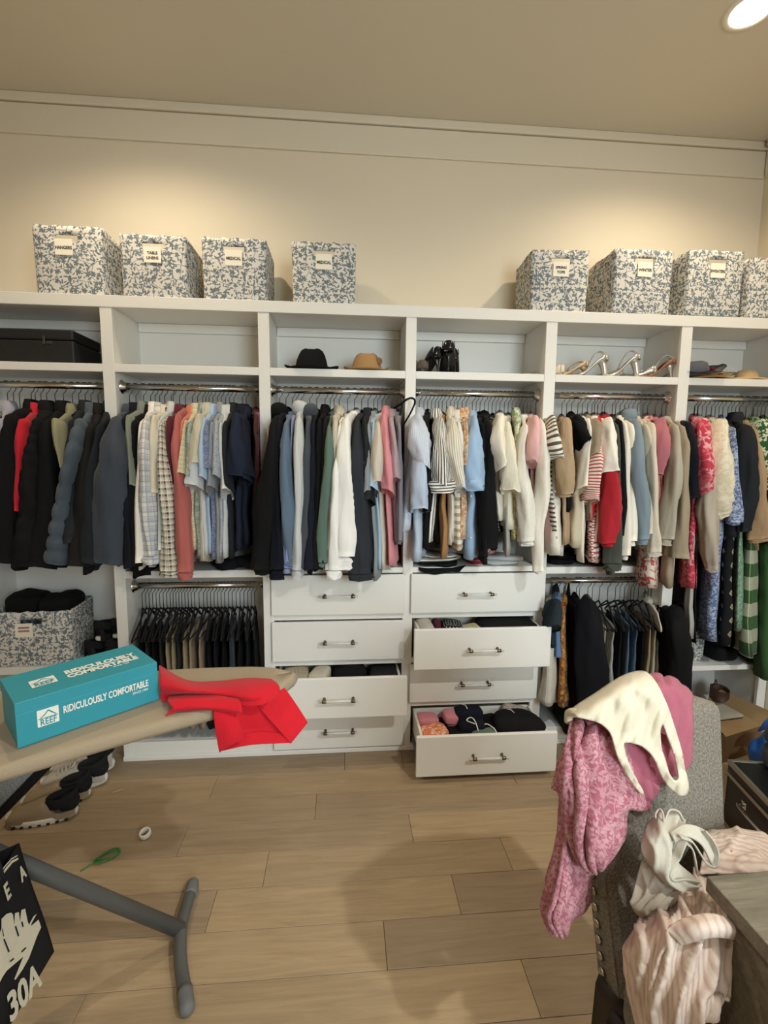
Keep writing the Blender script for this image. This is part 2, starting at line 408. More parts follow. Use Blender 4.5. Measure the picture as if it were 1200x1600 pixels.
# floor: subfloor + planks
t = NT('oak_plank'); oi = t.n('ShaderNodeObjectInfo'); rnd = oi.outputs['Random']
off = t.math('MULTIPLY', rnd, 37.0)
vec = t.n('ShaderNodeVectorMath', operation='ADD'); t.L.new(t.obj(), vec.inputs[0]); t.L.new(t.comb(off, off, off), vec.inputs[1])
g1 = t.noise(t.map(vec.outputs[0], (1.6, 22, 1)), 1.6, 6, .65, 1.4)
g2 = t.noise(t.map(vec.outputs[0], (3, 160, 1)), 1.0, 3, .6, .3)
g3 = t.noise(t.map(vec.outputs[0], (1.0, 3.0, 1)), 2.2, 3, .6, .6)
c = t.ramp(g1, [(.25, lin('#8c7859')), (.5, lin('#a68f70')), (.75, lin('#b89f7f'))])
c = t.mix(t.math('MULTIPLY', g2, .35), c, lin('#917c5f'))
c = t.mix(t.math('MULTIPLY', g3, .4), c, lin('#a2907a'))
tone = t.ramp(rnd, [(0, (.80, .80, .82, 1)), (.5, (.95, .94, .93, 1)), (1, (1.12, 1.08, 1.0, 1))])
c = t.mix(1.0, c, tone, 'MULTIPLY')
t.bump(t.math('ADD', g1, t.math('MULTIPLY', g2, .5)), .12, .004)
M_OAK = t.set(c, t.math('MULTIPLY_ADD', g2, .2, .42))
M_SUB = simple('floor_joint', '#54442f', .9)
floor = tag(boxes('floor', [(RX0-.1, RX1+.1, RY0-.1, RY1+.1, -.06, -.012)], M_SUB, bevel=0), kind='structure')
PW = .1591; y0f = 2.246
joints = {-1: [.0, .30], 0: [-.62, .83], 1: [-.13, 1.0], 2: [-.66, .28], 3: [-.30, .64, 1.4], 4: [-.46, .40], 5: [.13, -1.2], 6: [-.75, .55], 7: [.32, -.8], 8: [-.2, .75]}
pl_cache = {}
def plank(x0, x1, y):
    L = round(x1-x0, 3)
    if L not in pl_cache:
        o = boxes('plank', [(-L/2+.0006, L/2-.0006, -PW/2+.0007, PW/2-.0007, -.012, 0)], M_OAK, floor, bevel=.0012)
        o.modifiers['bevel'].segments = 1; pl_cache[L] = o
    else:
        o = pl_cache[L].copy(); COL.objects.link(o); o.parent = floor
    o.location = ((x0+x1)/2, y, 0)
for k in range(-3, 27):
    y = y0f+PW/2-(k+1)*PW
    if y-PW/2 < RY0 or y+PW/2 > RY1+.05: continue
    js = sorted(joints.get(k, [RNG.choice([-1.5, -.9, -.3, .4, 1.1])]))
    js = [j for j in js]
    while js[0] > RX0+1.4: js.insert(0, js[0]-1.3)
    while js[-1] < RX1-1.4: js.append(js[-1]+1.3)
    xs = [RX0-.05]+js+[RX1+.05]
    for a, b in zip(xs[:-1], xs[1:]): plank(a, b, y)

# recessed ceiling lights; the rear pair is added fill, unseen
t = NT('lamp_glow'); t.put(t.b.inputs['Emission Color'], (1, .90, .74, 1)); t.put(t.b.inputs['Emission Strength'], 14.0); M_GLOW = t.set(lin('#ffffff'), .5)
M_LTRIM = simple('light_trim', '#efe8da', .4)
for i, ((lx, ly), nm) in enumerate(zip(LIGHTS, ('recessed ceiling light glowing near the right wall', 'recessed ceiling light above the left half of the closet', 'added unseen ceiling light behind the camera on the right', 'added unseen ceiling light behind the camera on the left'))):
    e = empty('ceiling_light', (lx, ly, CEIL), label=nm, cat='ceiling light', group='recessed ceiling lights')
    lathe('trim_ring', [(.072, -.002), (.078, -.008), (.095, -.006), (.098, 0)], M_LTRIM, e, 32, caps=False)
    lathe('lens', [(.0005, -.006), (.04, -.007), (.072, -.004)], M_GLOW, e, 32, caps=False)
# ================================================================ built-in closet
YF, YB = 2.40, 2.728
ZT0, ZT1 = 2.244, 2.298
SH0, SH1 = 1.952, 1.989
ROD_Y, ROD_Z = 2.482, 1.895
LROD_Y, LROD_Z = 2.50, .893
ST = [(-1.845, -1.793), (-1.132, -1.079), (-.412, -.359), (.300, .352), (1.007, 1.065), (1.724, 1.783), (2.34, 2.390)]
tp = empty('countertop', (0, YF, ZT0), label='long white top board running over all the closet bays', cat='shelf board')
def P_(o, par):   # parent, keep world coordinates
    o.parent = par; o.location = o.location-par.location if par.location.length else o.location
    return o
def lb(name, bl, mat, par, bevel=.002):
    q = par
    off = Vector((0, 0, 0))
    while q is not None: off += q.location; q = q.parent
    return boxes(name, [(a-off.x, b-off.x, c-off.y, d-off.y, e-off.z, f-off.z) for a, b, c, d, e, f in bl], mat, par, bevel)
lb('front_rail', [(ST[0][0], 2.39, YF-.003, YF+.02, ZT0, ZT1)], M_CAB, tp)
lb('top_board', [(ST[0][0], 2.39, YF+.02, YB, ZT0+.012, ZT1)], M_CAB, tp)
UNITN = ['with a black case and a floral bin, at the far left', 'with empty cubby over shirts and trousers, left of the drawers', 'with the two hats, over the left drawer column', 'with the black heels, over the right drawer column', 'with the silver sandals, right of the drawers', 'with straw hats and a low shelf, at the right wall']
units = []
def rod(u, xa, xb, y, z):
    r_ = tube('closet_rod', [(xa+.012, y, z), (xb-.012, y, z)], .0155, M_CHROME, u, 14, 2)
    for x, sgn in ((xa, 1), (xb, -1)):
        f = lathe('flange', [(.034, 0), (.034, .004*sgn), (.024, .010*sgn), (.021, .026*sgn), (.016, .026*sgn)], M_CHROME, u, 20, (x, y, z), 'x')
def handle(front, x, y, z):
    for s in (-1, 1):
        h = lathe('handle_post', [(.0075, 0), (.0075, -.003), (.0045, -.006), (.0045, -.022), (.007, -.024)], M_BRASS, front, 12, (x+s*.071, y, z), 'y')
        lathe('handle_collar', [(.0075, -.010), (.0085, -.008), (.0085, .008), (.0075, .010)], M_BRASS, front, 14, (x+s*.071, y-.031, z), 'x')
    tube('handle_bar', [(x-.095, y-.031, z), (x+.095, y-.031, z)], .0062, M_ACRYL, front, 12, 2)
def drawer(u, x0, x1, z0, z1, pull, label):
    yf = YF-.021-pull
    fr = boxes('drawer_front', [(x0, x1, yf, yf+.02, z0, z1)], M_CAB, u, .004)
    fr['label'] = label
    ys, ye = yf+.021, min(yf+.021+.29, YB-.02)
    sx0, sx1 = x0+.026, x1-.026; zt = z1-.022
    for a in (sx0, sx1-.013):
        boxes('drawer_side', [(a, a+.013, ys, ye, z0+.02, zt)], M_CAB, fr, .002)
    boxes('drawer_back', [(sx0+.0135, sx1-.0135, ye-.013, ye, z0+.02, zt)], M_CAB, fr, .002)
    boxes('drawer_bottom', [(sx0+.0135, sx1-.0135, ys, ye-.0135, z0+.025, z0+.033)], M_CAB, fr, 0)
    if pull > .05:
        for a in (sx0-.009, sx1+.001):
            boxes('drawer_slide', [(a, a+.008, ys+.01, ye, z0+.022, z0+.06)], M_STEEL, fr, .001)
    handle(fr, (x0+x1)/2, yf, (z0+z1)/2)
    return yf
DR = [(.760, .968), (.516, .724), (.272, .480), (.034, .238)]
for i in range(6):
    xa, xb = ST[i][1], ST[i+1][0]
    u = empty('closet_unit', (0, 0, 0), label='white closet bay '+UNITN[i], cat='closet unit')
    units.append(u)
    if i == 0:
        boxes('stile', [(ST[0][0], ST[0][1], YF, YF+.02, 0, ZT0)], M_CAB, u)
        boxes('side_panel', [(ST[0][0]+.004, ST[0][1]-.004, YF+.02, YB, 0, ZT0+.012)], M_CAB, u)
    s0, s1 = ST[i+1]
    zlo = 0
    boxes('stile', [(s0, s1, YF, YF+.02, zlo, ZT0)], M_CAB, u)
    boxes('side_panel', [(s0+.006, s1-.006, YF+.02, YB, zlo, ZT0+.012)], M_CAB, u)
    boxes('back_panel', [(xa-.006, xb+.006, YB-.008, YB+.002, 0, ZT0+.011)], M_CAB, u, 0)
    boxes('shelf', [(xa, xb, YF+.001, YF+.02, SH0, SH1), (xa-.005, xb+.005, YF+.02, YB-.009, SH0+.010, SH1)], M_CAB, u)
    boxes('back_cleat', [(xa-.004, xb+.004, YB-.028, YB-.009, ZT0-.034, ZT0+.011)], M_CAB, u)
    rod(u, xa-.006, xb+.006, ROD_Y, ROD_Z)
    if i in (1, 4):
        boxes('shelf', [(xa, xb, YF+.001, YF+.02, .957, .994), (xa-.005, xb+.005, YF+.02, YB-.009, .968, .994)], M_CAB, u)
        rod(u, xa-.006, xb+.006, LROD_Y, LROD_Z)
        boxes('base_deck', [(xa, xb, YF+.001, YF+.02, .0, .095), (xa-.005, xb+.005, YF+.02, YB-.009, .078, .095)], M_CAB, u)
    if i == 0:
        boxes('shelf', [(xa, xb, YF+.001, YF+.02, .476, .514), (xa-.005, xb+.005, YF+.02, YB-.009, .488, .514)], M_CAB, u)
    if i == 5:
        boxes('shelf', [(xa, xb, YF+.001, YF+.02, .392, .421), (xa-.005, xb+.005, YF+.02, YB-.009, .396, .421)], M_CAB, u)
    if i in (2, 3):
        boxes('sill', [(xa, xb, YF+.001, YF+.02, .968+.0035, 1.0), (xa-.005, xb+.005, YF+.02, YB-.009, .98, 1.0)], M_CAB, u)
        rails = [(a, b) for a, b in ((.728, .756), (.484, .512), (.242, .268), (0, .030))]
        for a, b in rails: boxes('drawer_rail', [(xa, xb, YF+.001, YF+.02, a, b)], M_CAB, u)
        dx0, dx1 = xa-.011, xb+.030 if i == 3 else xb+.011
        names = ['left column', 'right column'][i-2]
        pulls = [0, 0, .125, 0] if i == 2 else [0, .139, 0, .262]
        for (z0, z1), pl, nm in zip(DR, pulls, ('top', 'second', 'third', 'bottom')):
            drawer(u, dx0, dx1, z0, z1, pl, 'white %s drawer of the %s, %s' % (nm, names, 'pulled open' if pl else 'closed'))
bb = tag(boxes('baseboard_back', [(ST[1][0], ST[5][1], YF-.012, YF-.0005, 0, .026)], M_CAB, bevel=.004), kind='structure')
# the base behind bay 3's open bottom drawer stays one strip

# ---------------------------------------------------------------- floral storage bins
t = NT('botanical_print'); uvb = t.uv(); msk = botanical(t, uvb, 34.0)
nz = t.noise(uvb, 18, 2)
blue = t.mix(nz, lin('#7c868e'), lin('#59636b'))
colr = t.mix(msk, lin('#dad5cd'), blue); t.bump(t.noise(uvb, 700, 2), .15, .002)
M_BIN = t.set(colr, .85)
def bin_(cx, yf, z, w, d, h, rz, label, words, bulge=.006, card_dx=0., mat=None, tilt=0., top_in=.0):
    e = empty('storage_bin', (cx, yf, z), rz, label, 'storage bin', 'floral storage bins')
    sw, z0s, z1s = .048, h*.77, h*.87
    # ring points, front face first (left to right), with columns at the slot edges
    r = .012
    fx = [-w/2+r, -w/4, -sw, -sw/3, sw/3, sw, w/4, w/2-r]
    ring = [(x, 0) for x in fx]+[(w/2-r*.3, r*.3), (w/2, r)]+[(w/2, d*k) for k in (.33, .66)]+[(w/2, d-r), (w/2-r, d)]+[(x, d) for x in (w/4, 0, -w/4)]+[(-w/2+r, d), (-w/2, d-r)]+[(-w/2, d*k) for k in (.66, .33)]+[(-w/2, r), (-w/2+r*.3, r*.3)]
    zs = [0, .004, h*.25, h*.5, z0s-.03, z0s, (z0s+z1s)/2, z1s, h*.94, h]
    R = []
    for zz in zs:
        b = math.sin(math.pi*min(1, zz/h))*bulge
        k = 1-.025*(1-zz/h)
        R.append([((x*k), (y-d/2)*k+d/2-(b if y == 0 and abs(x) < w/2-r-.001 else 0), zz) for x, y in ring])
    R = np.array(R)
    R[-1, :, 2] += np.array([.004*math.sin(3*i+cx*9) for i in range(len(ring))])
    body = loft('bin_body', R, mat or M_BIN, e, True, True, False, uvs=(cx*3.1+5, cx*1.7+3), skip=lambda i, j: 5 <= i < 7 and 2 <= j < 5)
    s = body.modifiers.new('thickness', 'SOLIDIFY'); s.thickness = .006; s.offset = -1
    if words is None: return e
    cw, ch = .078, .070
    cz = z0s-.026
    card = boxes('label_card', [(card_dx-cw/2, card_dx+cw/2, -bulge-.0035, -bulge-.0020, cz-ch/2, cz+ch/2)], M_PAPER, e, 0)
    for k, wd in enumerate(words):
        sz = .019 if len(words) == 1 else .0175
        text('lettering', wd, sz, M_INK, card, (card_dx, -bulge-.0037, cz-.004+(len(words)-1)*.011-k*.022), (1, 0, 0), (0, 0, 1), bold=.03, sx=.86 if len(wd) > 6 else .95)
    return e
bins = [(-1.262, 2.412, .305, .29, .298, 0, 'blue and white floral bin labelled HANGERS, leftmost on top', ['HANGERS'], -.012),
        (-.885, 2.412, .300, .28, .275, 0, 'blue and white floral bin labelled TABLE LINENS', ['TABLE', 'LINENS'], 0),
        (-.518, 2.412, .298, .28, .277, 0, 'blue and white floral bin labelled MEDICAL, third from left', ['MEDICAL'], 0),
        (-.098, 2.412, .306, .26, .276, 0, 'blue and white floral bin labelled MEDICAL, standing alone by the bare wall', ['MEDICAL'], 0),
        (1.070, 2.412, .290, .28, .292, -.06, 'blue and white floral bin labelled SPRING TOPS', ['SPRING', 'TOPS'], 0),
        (1.497, 2.397, .308, .28, .305, 0, 'blue and white floral bin labelled WINTER', ['WINTER'], 0),
        (1.880, 2.393, .300, .28, .315, 0, 'blue and white floral bin labelled SWEATERS', ['SWEATERS'], 0)]
for cx, yf, w, d, h, rz, lab, wd, dx in bins: bin_(cx, yf, ZT1+.001, w, d, h, rz, lab, wd, card_dx=dx)
bin_(2.228, 2.412, ZT1+.001, .29, .28, .30, 0, 'floral bin in the corner by the right wall, cut by the frame', None)
for cx, z, wd in ((-1.595, 0, 0),): pass
lowbin = bin_(-1.545, 2.418, .515, .36, .27, .275, .08, 'shaded floral bin with dark clothes inside, on the low left shelf', [], card_dx=-.03)
lc_ = [c_ for c_ in lowbin.children if c_.name.startswith('label_card')][0]
M_FADED = simple('faded_red_print', '#a5766a', .8)
for zz in (.195, .178): boxes('print_line', [(-.055, -.006, -.0108, -.0097, zz, zz+.009)], M_FADED, lc_, 0)
bin_(1.955, 2.47, .422, .21, .22, .28, 0, 'floral bin on the low shelf below the printed dresses', None)

# ---------------------------------------------------------------- things in the cubbies
M_CASE = simple('black_case_vinyl', '#17181a', .6, bump=.2)
cs = empty('storage_case', (-1.50, 2.43, SH1+.001), label='large black hard case in the leftmost cubby', cat='case')
boxes('case_body', [(-.29, .23, 0, .26, 0, .105)], M_CASE, cs, .008)
boxes('case_lid', [(-.29, .23, 0, .26, .107, .155)], M_CASE, cs, .008)
for x in (-.13, .10):
    l_ = boxes('latch', [(x-.006, x+.006, -.006, 0, .085, .125)], M_STEEL, cs, .001)
    boxes('latch_plate', [(x+.009, x+.035, -.003, 0, .088, .102)], M_STEEL, l_, .001)
def hat(cx, cy, z, w, h, brim, mat, band, label, pinch=.02, name='fedora_hat'):
    e = empty(name, (cx, cy, z), label=label, cat='hat', group='hats in the third cubby')
    th = np.linspace(0, 2*np.pi, 40, endpoint=False); R = []
    for k, (r, zz) in enumerate([(1.0, .006), (.97, .026), (.90, .050), (.81, .072), (.69, .088), (.53, .097), (.32, .093), (.05, .086)]):
        x = r*w/2*np.cos(th); y = r*w/2*1.12*np.sin(th); zc = np.full(40, zz*h/.098)
        if k > 2: zc -= pinch*np.exp(-((y+.0)/.028)**2)*(x < 0)*np.abs(x)/(w/2)*.9
        if k > 1: zc -= .012*np.exp(-(x/.02)**2)*(k > 4)
        R.append(np.stack([x, y, zc], 1))
    loft('crown', R, mat, e, True, False, True)
    B = []
    for r, zz in ((.98, .007), (1.02, .003), (1.25, .001), (brim/(w/2), .004), (brim/(w/2)+.01, .006), (1.25, .004), (1.02, .008)):
        B.append(np.stack([r*w/2*np.cos(th), r*w/2*np.sin(th)*1.02, zz+.020*np.maximum(0, np.cos(2*th))*(r > 1.3)+.004*(r > 1.2)], 1))
    loft('brim', B, mat, e)
    loft('hat_band', [np.stack([k*w/2*np.cos(th), k*w/2*1.12*np.sin(th), np.full(40, zz)], 1) for k, zz in ((1.005, .006), (1.02, .008), (1.012, .026), (1.0, .027))], band, e)
    return e
M_FELT = fabric('black_felt', '#121213', rough=.97)
M_TANF = fabric('tan_felt', '#b58f5f', 'heather', '#96734a')
M_BAND = simple('dark_band', '#1d1a18', .8)
hat(-.165, 2.50, SH1, .165, .112, .135, M_FELT, M_FELT, 'black felt fedora with pinched crown in the third cubby')
h2 = hat(.112, 2.498, SH1, .155, .096, .115, M_TANF, M_TANF, 'tan felt hat with a braided brooch in the third cubby', .004)
ro = lathe('brooch', [(.016, -.004), (.018, 0), (.010, .006), (.003, .004)], simple('brooch_braid', '#7b5d3a', .8), h2, 16, (.058, -.052, .052), 'y')
# shoes in cubbies ------------------------------------------------
def pump(loc, rz, mat, lining, label, L=.215, heel=.10, name='high_heel', cat='heeled shoe', group=None, strap=None, block=False, wall=1.0, hm=None):
    e = empty(name, loc, rz, label, cat, group)
    # along +x: heel at 0, toe at L
    xs = np.linspace(0, 1, 16); R = []; R2 = []
    for q in xs:
        z0 = heel*(1-q/.62)**1.5 if q < .62 else 0
        z0 = heel*(0.5+.5*math.cos(math.pi*min(1, q/.66)))
        w_ = .028+.012*math.sin(math.pi*min(1, q*1.0)**1.4) if q < .8 else .036*math.sqrt(max(.02, 1-((q-.8)/.2)**2))
        h_ = wall*(.050-.032*min(1, q/.35)) if q < .35 else wall*(.018+.020*((q-.35)/.65)) if q < .85 else wall*.036*math.sqrt(max(.05, 1-((q-.85)/.15)**2))
        x = q*L
        a = [(-w_*1.0, h_), (-w_*1.05, h_*.5), (-w_*.9, .003), (-w_*.5, 0), (0, 0), (w_*.5, 0), (w_*.9, .003), (w_*1.05, h_*.5), (w_*1.0, h_)]
        if q > .62:
            a = [(-w_*.35, h_), (-w_*.95, h_*.6), (-w_*.95, .004), (-w_*.5, 0), (0, 0), (w_*.5, 0), (w_*.95, .004), (w_*.95, h_*.6), (w_*.35, h_)]
        R.append([(x, y, z0+z+.004) for y, z in a])
    up = loft('upper', R, mat, e, closed=False)
    s = up.modifiers.new('thickness', 'SOLIDIFY'); s.thickness = .003; s.offset = 1
    # back counter
    th = np.linspace(-np.pi/2, np.pi/2, 9)
    C = []
    for k, zz in enumerate((0, .02, .04, .050)):
        C.append([(-.016*math.cos(a)*(1-.15*k/3)-.001, .028*math.sin(a)*(1, .98, .8, .42)[k], heel+zz*wall+.004) for a in th])
    c_ = loft('heel_counter', C, mat, e, closed=False); s = c_.modifiers.new('thickness', 'SOLIDIFY'); s.thickness = .003
    H = []
    for k, (rx, xx) in enumerate(((.024, .012), (.014 if not block else .021, .006), (.008 if not block else .017, .0), (.0048 if not block else .015, -.004), (.0045 if not block else .014, -.006))):
        zz = heel*(1-k/4)+.004-.004*(k == 4)
        H.append([(xx+rx*math.cos(a), rx*math.sin(a), zz) for a in np.linspace(0, 2*np.pi, 12, endpoint=False)])
    loft('heel', H, hm or mat, e, True, True, True)
    if strap: strap(e)
    return e
M_PATENT = simple('black_patent', '#0e0e10', .18)
M_NUDE = simple('nude_lining', '#a47763', .6)
M_GREYSU = simple('grey_suede', '#5a5148', .8)
g_ = 'black heels in the fourth cubby'
pump((.522, 2.445, SH1), math.radians(80), M_PATENT, M_NUDE, 'black patent stiletto with its heel to the front, rightmost black heel', heel=.105)
pump((.468, 2.455, SH1), math.radians(121), M_PATENT, M_NUDE, 'black patent pump seen from the side, middle black heel', heel=.075, L=.2)
pump((.565, 2.54, SH1), math.radians(80), M_PATENT, M_NUDE, 'black pump standing half behind the rightmost stiletto', heel=.09)
pump((.392, 2.455, SH1), math.radians(92), M_GREYSU, M_NUDE, 'grey bow flat shoe at the left end of the fourth cubby', heel=.018, L=.2, name='flat_shoe', cat='flat shoe', wall=.8)
M_SILV = simple('silver_leather', '#c9c4bb', .3, .6); M_GOLD = simple('pale_gold_leather', '#bfa98a', .4, .4); M_BROWNL = simple('brown_leather', '#8a5a3c', .5)
M_PEARL = simple('cream_leather', '#dccfb8', .5)
def arch(mat, heel, up=.055, run=.085):
    def f(e):
        for sy in (-.02, .02):
            tube('ankle_strap', [(.0, sy, heel+.012), (-.004, sy*.9, heel+up*.6), (.018, sy*.5, heel+up), (.045, sy*.3, heel+up*.85), (run*.85, sy*.6, heel*.75+.02), (run, sy*1.2, heel*.45+.01)], .0026, mat, e, 6, 26)
    return f
sand = [(876, 2.47, 150, M_PEARL, .015, 'cream strappy flat sandal, leftmost in the fifth cubby', .2, False),
        (913, 2.47, 165, M_GOLD, .050, 'gold bow sandal with a low heel in the fifth cubby', .19, False),
        (943, 2.455, 163, M_SILV, .080, 'silver block heel sandal with arched ankle strap, left of its twin', .2, True),
        (968, 2.56, 150, M_PEARL, .02, 'cream strappy sandal lying between the two silver heels', .2, False),
        (993, 2.450, 163, M_SILV, .088, 'silver block heel sandal with arched ankle strap, right of its twin', .2, True),
        (1020, 2.47, 155, M_SILV, .022, 'silver jewelled flat sandal right of the silver heels', .16, False),
        (1047, 2.46, 168, M_BROWNL, .070, 'brown soled strappy stiletto, rightmost in the fifth cubby', .19, False)]
for i, (u, y, dg, mt, hl, lab, L_, blk) in enumerate(sand):
    pump((at(u, 584, Y=y)[0], y, SH1), math.radians(dg), mt, M_NUDE, lab, L=L_, heel=hl, name='sandal', cat='sandal', strap=arch(M_SILV if hl > .05 else mt, hl, .05 if hl > .06 else .03), block=blk, wall=.55 if hl > .03 else .8, hm=M_SILV if hl > .05 else None)
# hats in the right cubby
M_DENIMG = fabric('grey_denim', '#5d5f66', 'heather', '#43454c')
M_STRAW = fabric('straw', '#b98a52', 'knit', '#8d6435', bump=.6); M_STRAW2 = fabric('pale_straw', '#cfb185', 'knit', '#a98f63', bump=.6)
e = empty('sun_visor', (1.855, 2.50, SH1), .3, 'grey denim cap with frayed brim in the right cubby', 'hat')
th = np.linspace(0, 2*np.pi, 28, endpoint=False)
loft('cap_crown', [np.stack([r*.085*np.cos(th), r*.09*np.sin(th), z+.02*np.cos(th)*r+0*th], 1) for r, z in ((1, .03), (1.02, .05), (.9, .08), (.6, .095), (.1, .10))], M_DENIMG, e, True, False, True)
loft('cap_brim', [np.stack([r*.105*np.cos(th)+.035*(r-.8), r*.10*np.sin(th), .028+.055*(r-.8)*np.maximum(0, np.cos(th))*1.8+.004*np.sin(9*th)*(r > 1.2)], 1) for r in (.8, 1.0, 1.25, 1.5, 1.27, 1.0, .82)], M_DENIMG, e)
def strawhat(cx, cy, z, r, mat, label, crown=.05, rz=0, tiltx=.0):
    e = empty('straw_hat', (cx, cy, z), rz, label, 'hat')
    th = np.linspace(0, 2*np.pi, 40, endpoint=False)
    B = [np.stack([q*np.cos(th), q*np.sin(th)*.62, .012+h_+tiltx*q*np.cos(th)+.004*np.sin(3*th)*(q > .1)], 1) for q, h_ in ((r*.5, .016), (r*.75, .010), (r*.95, .004), (r, -.002), (r*.95, -.006), (r*.7, .002), (r*.48, .012))]
    loft('brim', B, mat, e)
    loft('crown', [np.stack([q*np.cos(th), q*np.sin(th)*.62, .012+h_+0*th], 1) for q, h_ in ((r*.5, .016), (r*.47, crown*.6), (r*.36, crown*.95), (r*.15, crown), (.004, crown*.98))], mat, e, True, False, True)
    return e
strawhat(1.955, 2.515, SH1, .165, M_STRAW, 'brown woven straw hat lying flat in the right cubby', .035)
strawhat(2.20, 2.515, SH1, .13, M_STRAW2, 'pale straw hat at the right end of the right cubby', .055)
strawhat(2.11, 2.60, SH1+.03, .10, M_STRAW2, 'small pale straw hat leaning behind the brown straw hat', .03, .2, .3)
lump('folded_scarf', fabric('red_scarf', '#b02a42'), (2.005, 2.50, SH1+.060), (.06, .05, .026), .2, seed=4); tag(bpy.context.scene.objects['folded_scarf'], 'small red scarf tucked on the brown straw hat', 'scarf')
lump('folded_cloth', fabric('cream_cloth', '#d9cdb0'), (1.945, 2.545, SH1+.066), (.10, .07, .046), -.2, seed=5); tag(bpy.context.scene.objects['folded_cloth'], 'cream cloth bundle behind the red scarf', 'cloth')
# ================================================================ hanging clothes
F = fabric
def FB():
    F('black', '#0e0e10'); F('softblack', '#151517', 'heather', '#0e0e10'); F('navy', '#171b27'); F('darknavy', '#11141d')
    F('charcoal', '#282a2e', 'heather', '#1d1f22'); F('slatetweed', '#474d57', 'heather', '#30353d', bump=.5); F('sage', '#7d8376')
    F('khaki', '#8f8a6c'); F('red', '#c4202f'); F('lavgrey', '#a9a7b6'); F('bluegrey', '#4d565f'); F('brownblack', '#1d1a18')
    F('creamplaid', '#e3ddd0', 'plaid', '#b6b9c2', '#8d96ab', 22); F('cream', '#ece4d4'); F('linen', '#ddd2bb'); F('ivory', '#f0e9dc')
    F('buffalo', '#dcd2bf', 'plaid', '#1c1917', '#efe6d4', 36); F('burgundy', '#5c1f2a'); F('salmon', '#b5635d'); F('salmon2', '#cf7a63')
    F('creamgrid', '#ddd3ba', 'plaid', '#cbb98d', '#b59e66', 40); F('palmgrey', '#a4ab9f', 'mottle', '#7f8a83', k=34); F('seersucker', '#cfc7b2', 'pin', '#b2a98f', k=170, bump=.6)
    F('palegrey', '#c9cccb'); F('lightblue', '#a9bdd3'); F('navyprint', '#4a5470', 'mottle', '#8c95ab', k=110); F('bluecollar', '#8191b8'); F('midgrey', '#9a9da0', 'heather', '#7f8285')
    F('dotgrey', '#b9bcc0', 'mottle', '#8d9197', k=140); F('polonavy', '#20273a', 'heather', '#1a2030'); F('garnet', '#4d1a22', 'pin', '#6f2c33', k=150)
    F('steelblue', '#647689', 'heather', '#56677a'); F('periwinkle', '#8b93bb'); F('lightheather', '#cfd1cf', 'heather', '#b3b6b5'); F('darkheather', '#4d5158', 'heather', '#3b3f45')
    F('green', '#62786c', 'heather', '#566b60'); F('white', '#f4f1ea'); F('white2', '#f2efe8', bump=.15); F('slate', '#2f3238'); F('skyblue', '#a7c3d8'); F('beigetee', '#d3cabb', 'heather', '#c0b6a5')
    F('pink', '#dd8f96'); F('mauve', '#b7a0a4', 'heather', '#a08b90'); F('greymauve', '#8b858c', 'heather', '#77727a')
    F('bluepin', '#e4e6ea', 'pin', '#7f93b3', k=260); F('bluepale', '#c4cfdf', 'pin', '#a6b6cd', k=260); F('bwdot', '#1c1b1d', 'diamond', '#d8d3c8', k=60)
    F('bwstripe', '#efeae0', 'stripev', '#2a2a2e', k=78); F('bwstripeh', '#efeae0', 'stripeh', '#2a2a2e', k=62); F('camel', '#a47a4c'); F('crinkle', '#e2dccf', 'pin', '#b9ae9a', k=90, bump=.6)
    F('sheerwhite', '#e8e4da', 'sheer', '#d4d4d0'); F('peachprint', '#e2c9a8', 'mottle', '#b98257', k=50); F('tanstripe', '#e6dfd0', 'stripeh', '#b79d7c', k=26); F('chambray', '#a3bcd6', 'heather', '#8eabc8')
    F('quiltcream', '#ebe4d0', 'knit', '#dad1b8', bump=.6); F('leafgreen', '#d9dcc4', 'floral', '#7f9a6c', k=26); F('yellowfloral', '#d9d2a0', 'floral', '#a99b52', k=40); F('gauze', '#ece7dc', 'sheer', '#dcd6c8', bump=.5)
    F('blush', '#e3b3b3'); F('creamlinen', '#efe8da', bump=.5); F('diagstripe', '#ece5d6', 'stripeh', '#3a3836', k=44); F('olivegrey', '#4a4d45', 'heather', '#3a3d37')
    F('tanknit', '#b89e7e', 'knit', '#a3896a', bump=.5); F('beige', '#cfc1a6'); F('taupe', '#9b8a74'); F('redstripe', '#ecdfd2', 'stripeh', '#b3242f', k=72); F('redstripew', '#ecdfd2', 'stripeh', '#a8272f', k=38)
    F('redknit', '#b5262f', 'heather', '#9f1f28'); F('oatmeal', '#d3c9b6', 'heather', '#bfb49f', bump=.5); F('bluehood', '#84939c', 'heather', '#74848e'); F('rose', '#b97079'); F('coralprint', '#d98863', 'floral', '#c55d48', '#e9c9ae', 40)
    F('greybeige', '#bcb4a4', 'heather', '#9d9583'); F('oatbrown', '#a89880', 'heather', '#948570', bump=.5); F('redfloral', '#dccfbf', 'floral', '#b53a3e', k=20)
    F('pinkfloral', '#c23d4f', 'floral', '#e8a7ab', '#d9707d', 20); F('embroid', '#e9dfc8', 'floral', '#dccfae', k=22, bump=.6); F('satin', '#b8ab9a', rough=.35); F('paisley', '#5d6c92', 'floral', '#aab5ce', k=40)
    F('coattan', '#b09270', 'heather', '#9c7f5e', bump=.4); F('greenprint', '#2e5a34', 'floral', '#d7dcc4', k=24); F('darkgreen', '#23402a'); F('diamond', '#15161a', 'diamond', '#a89a82', k=15); F('greenlace', '#3b6b4c', 'mottle', '#9dbba4', k=90)
    F('gingham', '#34582f', 'gingham', '#d7d3bd', k=7); F('greenplain', '#35592f'); F('charcoalj', '#212428'); F('lace', '#b9ab9f', 'floral', '#8f8177', k=50); F('dkolive', '#3e423d')
